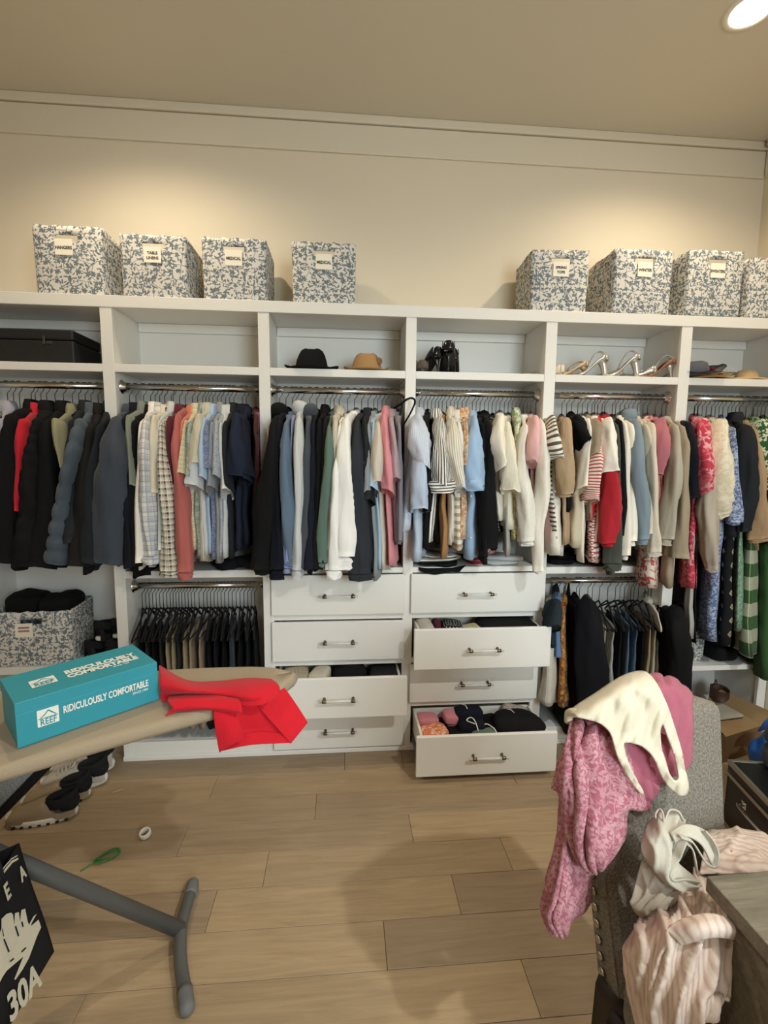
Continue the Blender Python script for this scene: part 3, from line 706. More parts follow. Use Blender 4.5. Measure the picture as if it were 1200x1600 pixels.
    F('khakitr', '#9c8b6f'); F('greytr', '#302f2d'); F('blacktr', '#0c0c0e'); F('navytr', '#12151c'); F('jean', '#51687c', 'denim', '#3a5064'); F('jeandk', '#2f3c4a', 'denim', '#243040'); F('beigetr', '#b8ab92', 'pin', '#9c8f75', k=60)
    F('greystripe', '#a3a39b', 'pin', '#6f7170', k=60); F('orangeprint', '#a8672f', 'floral', '#5c3a22', '#c9a04f', 40); F('whitelace', '#d3cdbf', 'knit', '#b5ae9f', bump=.8); F('camigrey', '#6c6b68'); F('dkteal', '#222d33'); F('creamcami', '#d9d0bd', rough=.5)
    F('darkcoat', '#0c0d13'); F('bluedress', '#5e7ba3'); F('stripewt', '#ece8dd', 'stripeh', '#25262a', k=70); F('redsock', '#a32130', 'stripeh', '#e6d6cf', k=30); F('bandana', '#c0656f', 'floral', '#e2c3c4', k=60); F('pebble', '#b4b2ab', 'heather', '#9e9c96')
FB()
SEED = [100]
def rn(): SEED[0] += 1; return SEED[0]
TH = np.linspace(0, 2*np.pi, 30, endpoint=False)
hang_master = {}
def hanger(x, y, z, dirF, label, group, tilt=0., mats=(None, None)):
    """slim flocked hanger: neck, two sloping arms, bar; wire hook over the rod"""
    ang = math.atan2(dirF[1], dirF[0])
    if not hang_master:
        P = [(-.195, 0, -.105), (-.19, 0, -.098), (-.10, 0, -.045), (-.02, 0, -.004), (0, 0, 0), (.02, 0, -.004), (.10, 0, -.045), (.19, 0, -.098), (.195, 0, -.105)]
        a = tube('clothes_hanger', P, [.004, .0045, .0045, .0045, .006, .0045, .0045, .0045, .004], M_VELVET, None, 6, 17)
        b = tube('hanger_bar', [(-.192, 0, -.106), (0, 0, -.110), (.192, 0, -.106)], .0032, M_VELVET, a, 6)
        r = .0195
        HP = [(0, 0, -.004), (0, 0, .082), (0, .012, .096)]+[(0, r*math.sin(q), .120-r*math.cos(q)) for q in np.linspace(.9, 4.4, 12)]
        h = tube('hook', HP, .0018, M_WIRE, a, 6)
        hang_master['o'] = (a, b, h)
        hang_master['used'] = False
    a, b, h = hang_master['o']
    if not hang_master['used']:
        hang_master['used'] = True; o = a
    else:
        o = a.copy(); COL.objects.link(o)
        for c_ in (b, h):
            k = c_.copy(); COL.objects.link(k); k.parent = o
    o.location = (x, y, z); o.rotation_euler = (0, 0, ang)
    return tag(o, label, 'hanger', group)
def rng_interp(t, k, v): return np.interp(t, k, v)
def body_mesh(name, mat, x0, y0, z0, dF, A, drop, zh, hshift, Ah, b0, bh, fold=.006, seed=1, parent=None, neck=(.058, .036), nb=.2, amp=.004, hemw=.01):
    dN = np.array([-dF[1], dF[0]]); g = np.random.default_rng(seed); ph = g.uniform(0, 6.28, 4)
    R = []
    c, s = np.cos(TH), np.sin(TH)
    cs = np.sign(c)*np.abs(c)**.75; ss = np.sign(s)*np.abs(s)**.85
    prof = [(neck[0]*.95, neck[1]*.95, z0+.014, 0), (neck[0], neck[1], z0+.004, 0), (neck[0]*1.08, neck[1]*.8, z0-.006, 0)]
    for k in (.3, .55, .8, .95, 1.0):
        a = neck[0]*1.08+(A-neck[0]*1.08)*k
        prof.append((a, neck[1]*.8+(b0-neck[1]*.8)*min(1, k*1.3), z0-.006-drop*k**.9-(.012 if k == 1.0 else 0), 0))
    zs = prof[-1][2]
    for t in np.linspace(.07, 1, 12):
        prof.append((A+(Ah-A)*t, b0+(bh-b0)*t**.8, zs+(zh-zs)*t, t))
    for a, b, z, t in prof:
        q = a*cs
        q = np.where(q < 0, np.maximum(q, -nb), q)
        p = b*ss*(1+.0*t)
        p = p+fold*t*np.sin(q*55+ph[0]+2.0*t)+fold*.7*t*np.sin(q*95+ph[1]-1.5*t)
        zz = z+hemw*(t == 1.0)*np.sin(q*30+ph[2])
        sx, sy = hshift[0]*t, hshift[1]*t
        if z > z0-.007: zz = zz-.026*(ss*.9)**2-.016*np.maximum(cs, -.6)
        R.append(np.stack([x0+sx+q*dF[0]+p*dN[0], y0+sy+q*dF[1]+p*dN[1], zz], 1))
    R = np.array(R); R[3:] += (wob(R[3:], amp, 22, seed)[..., None]*np.array([dN[0], dN[1], 0]))
    R[..., 1] = np.minimum(R[..., 1], YB-.022); R[..., 0] = np.minimum(R[..., 0], 2.325)
    inner = R[-1].copy(); inner[:, :2] = inner[:, :2].mean(0)+(inner[:, :2]-inner[:, :2].mean(0))*.9; inner[:, 2] += .02
    R = np.concatenate([R, R[-1:], inner[None]])
    return loft(name, R, mat, parent, True, True, False)
def sleeve_mesh(name, mat, P, ws, wd, parent, seed=1, amp=.004, puff=0, n=18, open_=True, slant=0., lift=0., ex=.9, freq=24, m_=26, crease=1.):
    """tube down the path P; ws = half widths seen from the front (metres), wd = half depths"""
    th = np.linspace(0, 2*np.pi, m_, endpoint=False)
    C = spline(P, n); t = np.linspace(0, 1, n)
    w = np.interp(t, np.linspace(0, 1, len(ws)), ws); d = np.interp(t, np.linspace(0, 1, len(wd)), wd)
    rnd = np.sqrt(np.clip(1-(1-t/.09)**2, 0, 1))*(t < .09)+(t >= .09)
    w = w*np.maximum(rnd, .12); d = d*np.maximum(rnd, .2)
    T = np.gradient(C, axis=0); T /= np.linalg.norm(T, axis=1)[:, None]
    X = np.cross(np.array([0, 1., 0])[None]*np.ones_like(T), T); X /= np.linalg.norm(X, axis=1)[:, None]
    X *= np.sign(X[:, :1])+(X[:, :1] == 0)
    Yv = np.cross(T, X)
    cs, sn = np.cos(th), np.sin(th)
    if puff: 
        f = np.abs(np.sin(np.pi*t*puff))**.5; w = w*(.82+.18*f); d = d*(.8+.2*f)
    g_ = np.random.default_rng(seed+5); p1, p2, p3 = g_.uniform(0, 6.28, 3)
    R = C[:, None]+X[:, None]*(w[:, None, None]*(np.sign(cs)*np.abs(cs)**ex)[None, :, None])+Yv[:, None]*(d[:, None, None]*(np.sign(sn)*np.abs(sn)**ex)[None, :, None])
    tt = t[:, None]; cr = (1-np.abs(np.sin(th[None]*1.5+p1+2.2*tt)))**3+.7*(1-np.abs(np.sin(th[None]*2.5+p2-3.*tt)))**3-.6*(1-np.abs(np.sin(th[None]*2+p3+7*tt)))**4
    if slant or lift:
        e_ = np.clip((t-.55)/.45, 0, 1)[:, None]**1.5
        R[..., 2] += e_*(slant*np.sign(cs)*np.abs(cs)*w[:, None]+lift*np.where(R[..., 1] < C[:, None, 1], 1., -.6)*np.abs(sn)[None])
    N = (R-C[:, None]); N /= np.linalg.norm(N, axis=2)[..., None]+1e-9
    g = wob(R*np.array([1, 1, .55]), amp, freq, seed)+wob(R*np.array([1.6, 1.6, .25]), amp*.8, freq*1.5, seed+3)
    R = R+N*((g+cr*crease*np.minimum(w, .05)[:, None]*.27)*np.clip(t*5, 0, 1)[:, None])[..., None]
    R[..., 0] = np.minimum(R[..., 0], 2.325)
    if open_:
        inn = C[-1]+(R[-1]-C[-1])*.86-T[-1]*.012; inn2 = C[-2]+(R[-2]-C[-2])*.75
        R = np.concatenate([R, R[-1:], inn[None], inn2[None]])
    return loft(name, R, mat, parent, True, True, not open_ or True)
def garment(spec, bay, grp, rodY=ROD_Y, rodZ=ROD_Z, YS=None, YC=None):
    kind, mat, name, label, un, sh, cf, wpx, hem, o = spec
    mt = MATS[mat]; sd = rn()
    YS = YS or rodY-.195; YC = YC or rodY-.235
    z0 = rodZ-.106+o.get('dz', 0)+.009*math.sin(sd*2.3); x0 = at(un, 636 if rodZ > 1.5 else 935, Y=rodY)[0]
    Sp = at(sh[0], sh[1], Y=YS); px = 1/FPX*(Sp[1]+.05)
    Cp = at(cf[0], cf[1], Y=YC) if cf else None
    dF = np.array([Sp[0]-x0, Sp[1]-rodY]); A = float(np.linalg.norm(dF)); dF = dF/A
    drop = max(.03, z0-Sp[2]-.012)
    hx, hv = hem; Hp = at(hx, hv, Y=YC+.03)
    Ah = A+o.get('flare', .015)
    want = Hp[0]-(x0+dF[0]*Ah)
    b0 = o.get('b0', .016); bh = o.get('bh', .022)
    kw = dict(fold=o.get('fold', .005))
    neckt = o.get('neck', (.050, .026+.006*math.sin(sd*1.7)))
    root = body_mesh(name, mt, x0, rodY, z0, dF, A*.97, drop, Hp[2], (want, .0), Ah, b0, bh, seed=sd, neck=neckt, **kw)
    tag(root, label, o.get('cat', name.split('_')[-1]), grp)
    base = Vector((x0, rodY, z0))
    cm = MATS[o['cmat']] if 'cmat' in o else mt
    if kind in 'LSPH':
        ws = [w*px/2 for w in wpx]; path = [np.array([Sp[0]-dF[0]*.02, Sp[1]-dF[1]*.02, Sp[2]+.004])]
        mid = o.get('mid')
        if mid:
            for (u, v) in mid: path.append(at(u, v, Y=YC-.01))
        else:
            path.append(.62*path[0]+.38*Cp+np.array([0, -.012, 0]))
        path.append(Cp)
        L = np.linalg.norm(Cp-Sp)
        dd = [.045, .05, .042, .036] if kind != 'S' else [.05, .06, .066, .068]
        if kind == 'P': dd = [.05, .06, .06, .05]
        dd = [d_*o.get('dk', 1) for d_ in dd]
        sl = sleeve_mesh('sleeve', mt, path, ws, dd, root, sd+1, o.get('amp', .006 if kind != 'S' else .0055), puff=o.get('puff', 0), n=46 if o.get('puff') else 22,
                         slant=o.get('slant', ((sd*37 % 11)/11-.5)*1.1 if kind == 'S' else ((sd*37 % 11)/11-.5)*.4 if not o.get('cuff') else 0), lift=o.get('lift', .03 if kind == 'S' else .006), ex=o.get('ex', 1.15 if name in ('shirt', 'blouse', 'polo_shirt', 'tee_shirt', 'coat') else .95), crease=.4 if o.get('puff') else 1.)
        # far sleeve, towards the back panel
        bx, by = x0-dF[0]*.185, min(rodY-dF[1]*.185, YB-.05)
        zl = Cp[2]
        sleeve_mesh('sleeve', mt, [(bx, by, Sp[2]), (bx, by+.005, (Sp[2]+zl)/2), (bx+.005, by, zl)], [.012, .016, .013], [.02, .03, .028] if kind != 'S' else [.03, .04, .04], root, sd+2, .001, n=6, m_=10)
        if o.get('cuff'):
            T = path[-1]-path[-2]; T = T/np.linalg.norm(T); cl = .05*o['cuff']
            w_ = ws[-1]*o.get('cw', .86)
            sleeve_mesh('cuff', cm, [Cp-T*.004, Cp+T*cl*.5, Cp+T*cl], [w_*1.02, w_, w_*.98], [.031, .029, .028], sl, sd+3, .001, n=7)
        if o.get('roll'):
            T = path[-1]-path[-2]; T = T/np.linalg.norm(T); w_ = ws[-1]
            sleeve_mesh('rolled_cuff', MATS[o['roll']] if isinstance(o['roll'], str) else mt, [Cp-T*.055, Cp-T*.02, Cp+T*.008], [w_*1.06, w_*1.14, w_*1.05], [.07, .074, .07], sl, sd+3, .004, n=8)
    if o.get('collar'):
        th = TH; cR = []
        n0 = neckt
        for k, (kr, dz) in enumerate(((.80, .004), (.86, .024), (.98, .028), (1.24, .004), (1.32, -.012))):
            q = n0[0]*kr*np.cos(th)*1.05; p = n0[1]*kr*np.sin(th)
            zz = np.full(len(th), z0+dz)-.012*(np.cos(th) > .7)*(k > 2)
            dN = np.array([-dF[1], dF[0]])
            cR.append(np.stack([x0+q*dF[0]+p*dN[0], rodY+q*dF[1]+p*dN[1], zz], 1))
        loft('collar', cR, cm, root)
    if o.get('hood'):
        c = np.array([x0+dF[0]*.02, rodY+dF[1]*.02, z0+.002])
        lump('hood', cm, tuple(c), (.085, .15, .085), math.atan2(dF[1], dF[0])-math.pi/2, .8, .006, 25, sd, root)
    if o.get('buttons'):
        for k in range(o['buttons']):
            f = .25+.6*k/max(1, o['buttons']-1)
            pz = Sp[2]+(Hp[2]-Sp[2])*f; qx = x0+dF[0]*(Ah+.002)+want*f; qy = rodY+dF[1]*(Ah+.002)
            lathe('button', [(.0005, -.004), (.005, -.003), (.0055, 0)], M_PAPER, root, 10, (qx, qy-.0, pz), 'y')
    # hanger with the garment
    short = label
    hanger(x0, rodY, rodZ-.122, dF, ('black hanger under the '+short if len(short.split()) < 13 else 'black hanger of the '+' '.join(short.split()[:12])), grp+' hangers')
    return root
B0 = 'clothes in the leftmost bay'; B1 = 'clothes above the trousers'; B2 = 'clothes above the left drawer column'
B3 = 'clothes above the right drawer column'; B4 = 'clothes in the fifth bay'; B5 = 'clothes in the right corner bay'
D_ = dict
G0 = [
 ('L', 'lavgrey', 'jacket', 'lavender grey jacket with pale collar at the left edge', 13, (3, 655), (-14, 860), (14, 22, 20), (-18, 885), D_(collar=1)),
 ('L', 'black', 'coat', 'bulky black coat left of the red jacket', 50, (20, 646), (8, 878), (14, 34, 36), (26, 889), D_(collar=1, b0=.03, bh=.045, dk=1.4)),
 ('L', 'red', 'jacket', 'bright red jacket squeezed between two black coats', 56, (40, 655), (31, 800), (13, 15, 5), (34, 830), D_(collar=1, amp=.006)),
 ('P', 'softblack', 'puffer_jacket', 'black quilted puffer with fine horizontal seams right of the red jacket', 74, (63, 652), (40, 886), (10, 24, 32), (62, 888), D_(collar=1, puff=11, b0=.03, bh=.05, cat='jacket')),
 ('L', 'black', 'jacket', 'black jacket with a high dark collar next to the olive jacket', 100, (78, 654), (66, 886), (12, 26, 30), (86, 889), D_(collar=1, b0=.022, bh=.03)),
 ('L', 'khaki', 'jacket', 'olive khaki jacket with only its shoulder showing', 114, (91, 658), (103, 735), (12, 9, 4), (104, 860), D_(collar=1)),
 ('L', 'charcoal', 'jacket', 'charcoal jacket behind the blue puffer', 134, (115, 655), (110, 850), (9, 14, 16), (112, 880), D_(collar=1)),
 ('P', 'bluegrey', 'puffer_jacket', 'slate blue down puffer with fat quilted sleeve', 143, (130, 657), (88, 880), (13, 17, 30), (104, 885), D_(collar=1, puff=9, mid=[(118, 700), (103, 770), (93, 830)], cat='jacket', amp=.003)),
 ('L', 'brownblack', 'jacket', 'dark brown jacket right of the blue puffer', 154, (146, 662), (124, 885), (10, 20, 28), (136, 895), D_(collar=1, b0=.022)),
 ('L', 'charcoalj', 'coat', 'near black coat beside the first white post', 170, (158, 662), (140, 880), (10, 20, 22), (150, 888), D_(collar=1, b0=.022)),
]
G1 = [
 ('L', 'slatetweed', 'jacket', 'slate blue tweed jacket hanging over the first white post', 203, (186, 650), (172, 880), (16, 44, 46), (182, 885), D_(collar=1, mid=[(178, 720), (172, 800)], dk=1.2)),
 ('L', 'darknavy', 'jacket', 'dark navy jacket right of the tweed jacket', 213, (196, 650), (205, 888), (10, 16, 14), (206, 890), D_(collar=1)),
 ('L', 'sage', 'jacket', 'sage grey jacket with a narrow strip of sleeve showing', 225, (204, 650), (209, 760), (9, 10, 5), (214, 870), D_(collar=1)),
 ('L', 'black', 'jacket', 'black jacket left of the pale plaid shirt', 236, (210, 655), (211, 885), (9, 13, 14), (212, 906), D_(collar=1)),
 ('L', 'ivory', 'shirt', 'off white check shirt behind the pale plaid shirt', 243, (224, 655), (219, 880), (8, 10, 9), (220, 890), D_(collar=1)),
 ('L', 'creamplaid', 'shirt', 'cream and pale blue plaid shirt with loose cuff', 250, (230, 652), (237, 868), (12, 23, 24), (234, 885), D_(collar=1, cuff=.7, cw=1.05, mid=[(228, 720), (231, 800)])),
 ('L', 'linen', 'shirt', 'cream linen shirt with folded sleeve behind the plaid', 258, (243, 650), (243, 772), (9, 13, 9), (247, 870), D_(collar=1)),
 ('L', 'palegrey', 'shirt', 'pale grey shirt with standing collar', 271, (251, 655), (252, 860), (7, 9, 8), (254, 885), D_(collar=1)),
 ('L', 'buffalo', 'shirt', 'black and cream plaid flannel shirt', 268, (255, 660), (266, 892), (9, 20, 27), (262, 900), D_(collar=1, cuff=.5, cw=.95, mid=[(257, 725), (262, 800)])),
 ('L', 'burgundy', 'shirt', 'burgundy shirt left of the salmon henley', 281, (268, 652), (273, 770), (9, 11, 5), (276, 870), D_(collar=1)),
 ('L', 'salmon', 'henley_shirt', 'salmon red henley with long hanging sleeve', 290, (279, 645), (289, 893), (8, 16, 19), (294, 880), D_(collar=0, cuff=.7, cw=.92, mid=[(278, 720), (286, 800)], cat='shirt')),
 ('L', 'salmon2', 'shirt', 'orange salmon shirt right of the salmon henley', 301, (287, 655), (292, 840), (7, 9, 9), (302, 866), D_(collar=1)),
 ('S', 'creamgrid', 'shirt', 'cream short sleeve shirt with a gold grid', 309, (293, 660), (287, 752), (9, 12, 13), (306, 862), D_(collar=1)),
 ('S', 'palmgrey', 'shirt', 'grey green tropical print short sleeve shirt', 317, (302, 660), (299, 755), (9, 13, 13), (312, 868), D_(collar=1)),
 ('S', 'palegrey', 'shirt', 'pale grey short sleeve shirt with wide open sleeve', 322, (309, 662), (305, 768), (10, 22, 26), (322, 870), D_(collar=1)),
 ('S', 'seersucker', 'shirt', 'beige seersucker short sleeve shirt', 327, (313, 650), (310, 737), (12, 21, 25), (318, 878), D_(collar=1, amp=.002, bh=.03)),
 ('S', 'lightblue', 'shirt', 'light blue collared short sleeve shirt', 333, (322, 655), (321, 757), (8, 12, 14), (326, 868), D_(collar=1)),
 ('S', 'navyprint', 'shirt', 'navy print short sleeve shirt', 340, (327, 660), (327, 744), (8, 12, 12), (334, 876), D_(collar=1, cmat='bluecollar')),
 ('S', 'midgrey', 'polo_shirt', 'mid grey polo shirt beside the navy print shirt', 346, (334, 662), (332, 770), (8, 12, 14), (340, 878), D_(collar=1, cat='shirt')),
 ('S', 'dotgrey', 'polo_shirt', 'light grey dotted polo shirt', 353, (341, 660), (341, 753), (9, 13, 15), (346, 874), D_(collar=1, cat='shirt', cmat='palegrey')),
 ('S', 'palegrey', 'polo_shirt', 'silver grey polo left of the charcoal polo', 359, (348, 662), (355, 776), (8, 12, 16), (352, 872), D_(collar=1, cat='shirt')),
 ('S', 'charcoal', 'polo_shirt', 'charcoal grey polo shirt', 366, (355, 660), (358, 770), (9, 12, 14), (360, 870), D_(collar=1, cat='shirt')),
 ('S', 'polonavy', 'polo_shirt', 'dark navy polo with wide sleeve, front of the polo shirts', 385, (371, 648), (371, 750), (14, 27, 34), (372, 862), D_(collar=1, cat='shirt', bh=.03, mid=[(369, 700)])),
 ('S', 'navy', 'polo_shirt', 'darkest navy polo behind the wide sleeved polo', 379, (382, 655), (384, 752), (12, 18, 20), (384, 850), D_(collar=1, cat='shirt', bh=.03)),
 ('N', 'garnet', 'beaded_top', 'dark red top with a dotted trim by the second white post', 400, (402, 650), None, (), (402, 885), D_(b0=.012, bh=.016, neck=(.05, .02), cat='top')),
]
G2 = [
 ('L', 'black', 'hoodie', 'black hoodie hanging over the second white post', 437, (430, 652), (409, 890), (10, 28, 24), (412, 893), D_(hood=1, mid=[(425, 720), (414, 800)], cuff=.4)),
 ('L', 'darknavy', 'sweatshirt', 'dark navy sweatshirt with long cuff over the top drawer', 447, (436, 655), (433, 890), (9, 17, 21), (430, 900), D_(cuff=.9, cw=.95)),
 ('L', 'steelblue', 'sweater', 'steel blue long sleeve sweater', 457, (448, 657), (453, 875), (9, 19, 21), (446, 880), D_(cuff=.5, mid=[(445, 720), (449, 800)])),
 ('L', 'periwinkle', 'shirt', 'periwinkle shirt with one cuff showing below', 463, (457, 655), (448, 888), (6, 8, 12), (460, 885), D_(cuff=.4)),
 ('L', 'lightheather', 'hoodie', 'light heather grey hoodie', 471, (467, 650), (464, 890), (12, 13, 12), (470, 898), D_(hood=1, cuff=.8, cw=1.2, mid=[(467, 720), (467, 800)])),
 ('L', 'darkheather', 'hoodie', 'dark heather grey hoodie right of the light one', 484, (482, 658), (475, 888), (9, 14, 13), (480, 892), D_(hood=1)),
 ('L', 'navy', 'sweater', 'dark navy sweater right of the grey hoodies', 495, (490, 658), (484, 890), (8, 13, 14), (484, 896), D_()),
 ('L', 'black', 'jacket', 'black jacket left of the green sweater', 508, (499, 655), (492, 888), (8, 15, 17), (494, 893), D_(collar=1)),
 ('L', 'softblack', 'sweater', 'soft black sweater partly behind the green sweater', 516, (507, 655), (503, 880), (8, 12, 14), (506, 890), D_()),
 ('L', 'green', 'sweater', 'muted green sweater above the top drawer', 522, (514, 664), (501, 878), (9, 15, 16), (518, 884), D_(mid=[(513, 720), (507, 800)], cuff=.4)),
 ('L', 'oatmeal', 'jacket', 'oatmeal jacket behind the green sweater', 530, (524, 652), (516, 860), (9, 12, 12), (524, 880), D_(collar=1)),
 ('L', 'white', 'sweatshirt', 'white sweatshirt, left of the pair', 543, (531, 660), (521, 890), (10, 14, 24), (528, 890), D_(cuff=.8, cw=.95, mid=[(526, 740), (521, 820)])),
 ('L', 'white2', 'sweatshirt', 'bright white sweatshirt with wide sleeve and ribbed cuff', 554, (540, 652), (538, 868), (13, 29, 38), (548, 884), D_(cuff=1.3, cw=.93, mid=[(539, 720), (540, 790)], dk=1.2)),
 ('L', 'slate', 'sweatshirt', 'dark slate sweatshirt with the longest sleeve', 565, (558, 655), (563, 896), (11, 25, 35), (570, 900), D_(cuff=.6, cw=1.0, mid=[(558, 730), (561, 810)])),
 ('S', 'charcoal', 'shirt', 'charcoal shirt with a small collar', 575, (568, 655), (575, 790), (8, 12, 16), (580, 885), D_(collar=1)),
 ('S', 'midgrey', 'tee_shirt', 'mid grey tee shirt with folded sleeve', 584, (574, 664), (572, 778), (9, 14, 22), (586, 905), D_(cat='shirt')),
 ('S', 'skyblue', 'tee_shirt', 'sky blue tee shirt mostly behind the beige tee', 590, (582, 660), (580, 772), (7, 12, 22), (591, 890), D_(cat='shirt')),
 ('S', 'beigetee', 'tee_shirt', 'beige heather tee shirt', 597, (589, 662), (586, 760), (12, 18, 20), (598, 892), D_(cat='shirt', mid=[(588, 710)])),
 ('S', 'pink', 'polo_shirt', 'coral pink polo shirt', 603, (598, 650), (606, 772), (12, 15, 21), (611, 887), D_(cat='shirt', collar=1, mid=[(602, 705)])),
 ('S', 'mauve', 'polo_shirt', 'mauve heather polo right of the pink polo', 612, (609, 655), (618, 757), (10, 14, 15), (620, 848), D_(cat='shirt', collar=1)),
 ('L', 'greymauve', 'sweater', 'grey mauve sweater at the third white post', 620, (622, 660), (624, 845), (8, 12, 12), (622, 852), D_()),
]
G3 = [
 ('S', 'bluepin', 'blouse', 'blue pinstripe blouse with cap sleeve by the third white post', 655, (650, 652), (660, 735), (14, 30, 26), (630, 832), D_(collar=1, bh=.04, flare=.02, mid=[(655, 690)])),
 ('S', 'bluepale', 'shirt', 'pale blue striped short sleeve shirt with drooping hem', 662, (655, 665), (657, 800), (12, 22, 27), (650, 876), D_(bh=.035, mid=[(656, 740)])),
 ('L', 'black', 'blouse', 'black blouse between the blue and striped blouses', 668, (664, 656), (667, 800), (9, 13, 11), (667, 862), D_()),
 ('S', 'bwstripe', 'blouse', 'black and white striped blouse with balloon sleeve', 680, (684, 655), (689, 765), (12, 24, 35), (672, 850), D_(roll='bwstripeh', dk=1.1, mid=[(688, 705)], collar=1)),
 ('N', 'camel', 'pants', 'camel brown trousers hanging below the striped blouse', 691, (692, 665), None, (), (694, 876), D_(b0=.012, bh=.018, cat='trousers')),
 ('S', 'crinkle', 'blouse', 'crinkled cream blouse with fine stripes', 704, (703, 656), (716, 764), (14, 22, 16), (704, 838), D_(collar=1, amp=.006, mid=[(708, 705)])),
 ('S', 'sheerwhite', 'blouse', 'sheer white blouse right of the crinkled cream blouse', 715, (713, 660), (719, 772), (9, 15, 13), (704, 850), D_(collar=1)),
 ('N', 'tanstripe', 'dress', 'white dress with broad tan stripes', 722, (717, 668), None, (), (713, 862), D_(b0=.018, bh=.032, cmat='peachprint', collar=1)),
 ('S', 'peachprint', 'blouse', 'peach print blouse left of the chambray shirt', 728, (724, 660), (722, 740), (8, 11, 10), (722, 840), D_(collar=1)),
 ('S', 'chambray', 'shirt', 'light blue chambray shirt with rolled sleeve', 738, (737, 652), (739, 762), (13, 30, 29), (735, 872), D_(roll=1, collar=1, bh=.045, mid=[(738, 700)], amp=.005, buttons=3)),
 ('L', 'black', 'cardigan', 'black cardigan right of the chambray shirt', 757, (760, 655), (762, 858), (12, 20, 22), (768, 858), D_(bh=.035)),
 ('L', 'softblack', 'blouse', 'soft black blouse behind the black cardigan', 750, (752, 660), (755, 870), (9, 12, 12), (756, 880), D_()),
 ('N', 'bwdot', 'blouse', 'black blouse with white scroll print', 769, (762, 668), None, (), (772, 835), D_(b0=.02, bh=.025)),
 ('S', 'cream', 'tee_shirt', 'cream tee shirt with sleeve pointing left', 781, (779, 652), (782, 735), (14, 24, 16), (778, 812), D_(cat='shirt', mid=[(776, 690)])),
 ('S', 'quiltcream', 'top', 'textured cream top with angular sleeve', 788, (789, 660), (797, 772), (12, 20, 30), (796, 826), D_(bh=.045, mid=[(794, 720)])),
 ('N', 'pebble', 'skirt', 'grey skirt showing under the textured cream top', 794, (792, 668), None, (), (792, 868), D_(b0=.014, bh=.02)),
 ('N', 'leafgreen', 'blouse', 'green leaf print blouse', 806, (808, 655), None, (), (806, 842), D_(b0=.02, bh=.022, collar=1)),
 ('N', 'yellowfloral', 'dress', 'pale yellow floral dress with its hem peeking out', 812, (806, 668), None, (), (803, 843), D_(b0=.014, bh=.022)),
 ('L', 'gauze', 'blouse', 'white gauze blouse with gathered cuff', 818, (819, 662), (824, 845), (10, 21, 25), (828, 850), D_(amp=.006, cuff=.4, cw=.9, mid=[(813, 725), (821, 790)])),
 ('S', 'blush', 'tee_shirt', 'blush pink tee shirt', 829, (831, 655), (828, 727), (13, 19, 16), (836, 850), D_(cat='shirt', mid=[(832, 690)])),
 ('L', 'creamlinen', 'blouse', 'cream linen blouse with the longest hanging sleeve', 837, (844, 655), (841, 892), (13, 21, 13), (848, 790), D_(amp=.005, mid=[(848, 720), (846, 780), (840, 830)], cuff=.2)),
 ('N', 'creamlinen', 'shirt_dress', 'cream button front shirt dress by the fourth white post', 852, (862, 668), None, (), (872, 868), D_(b0=.022, bh=.045, buttons=6, cat='dress')),
 ('S', 'diagstripe', 'blouse', 'cream blouse with dark diagonal stripes', 856, (858, 652), (869, 722), (11, 17, 19), (866, 830), D_(collar=1, mid=[(862, 690)])),
]
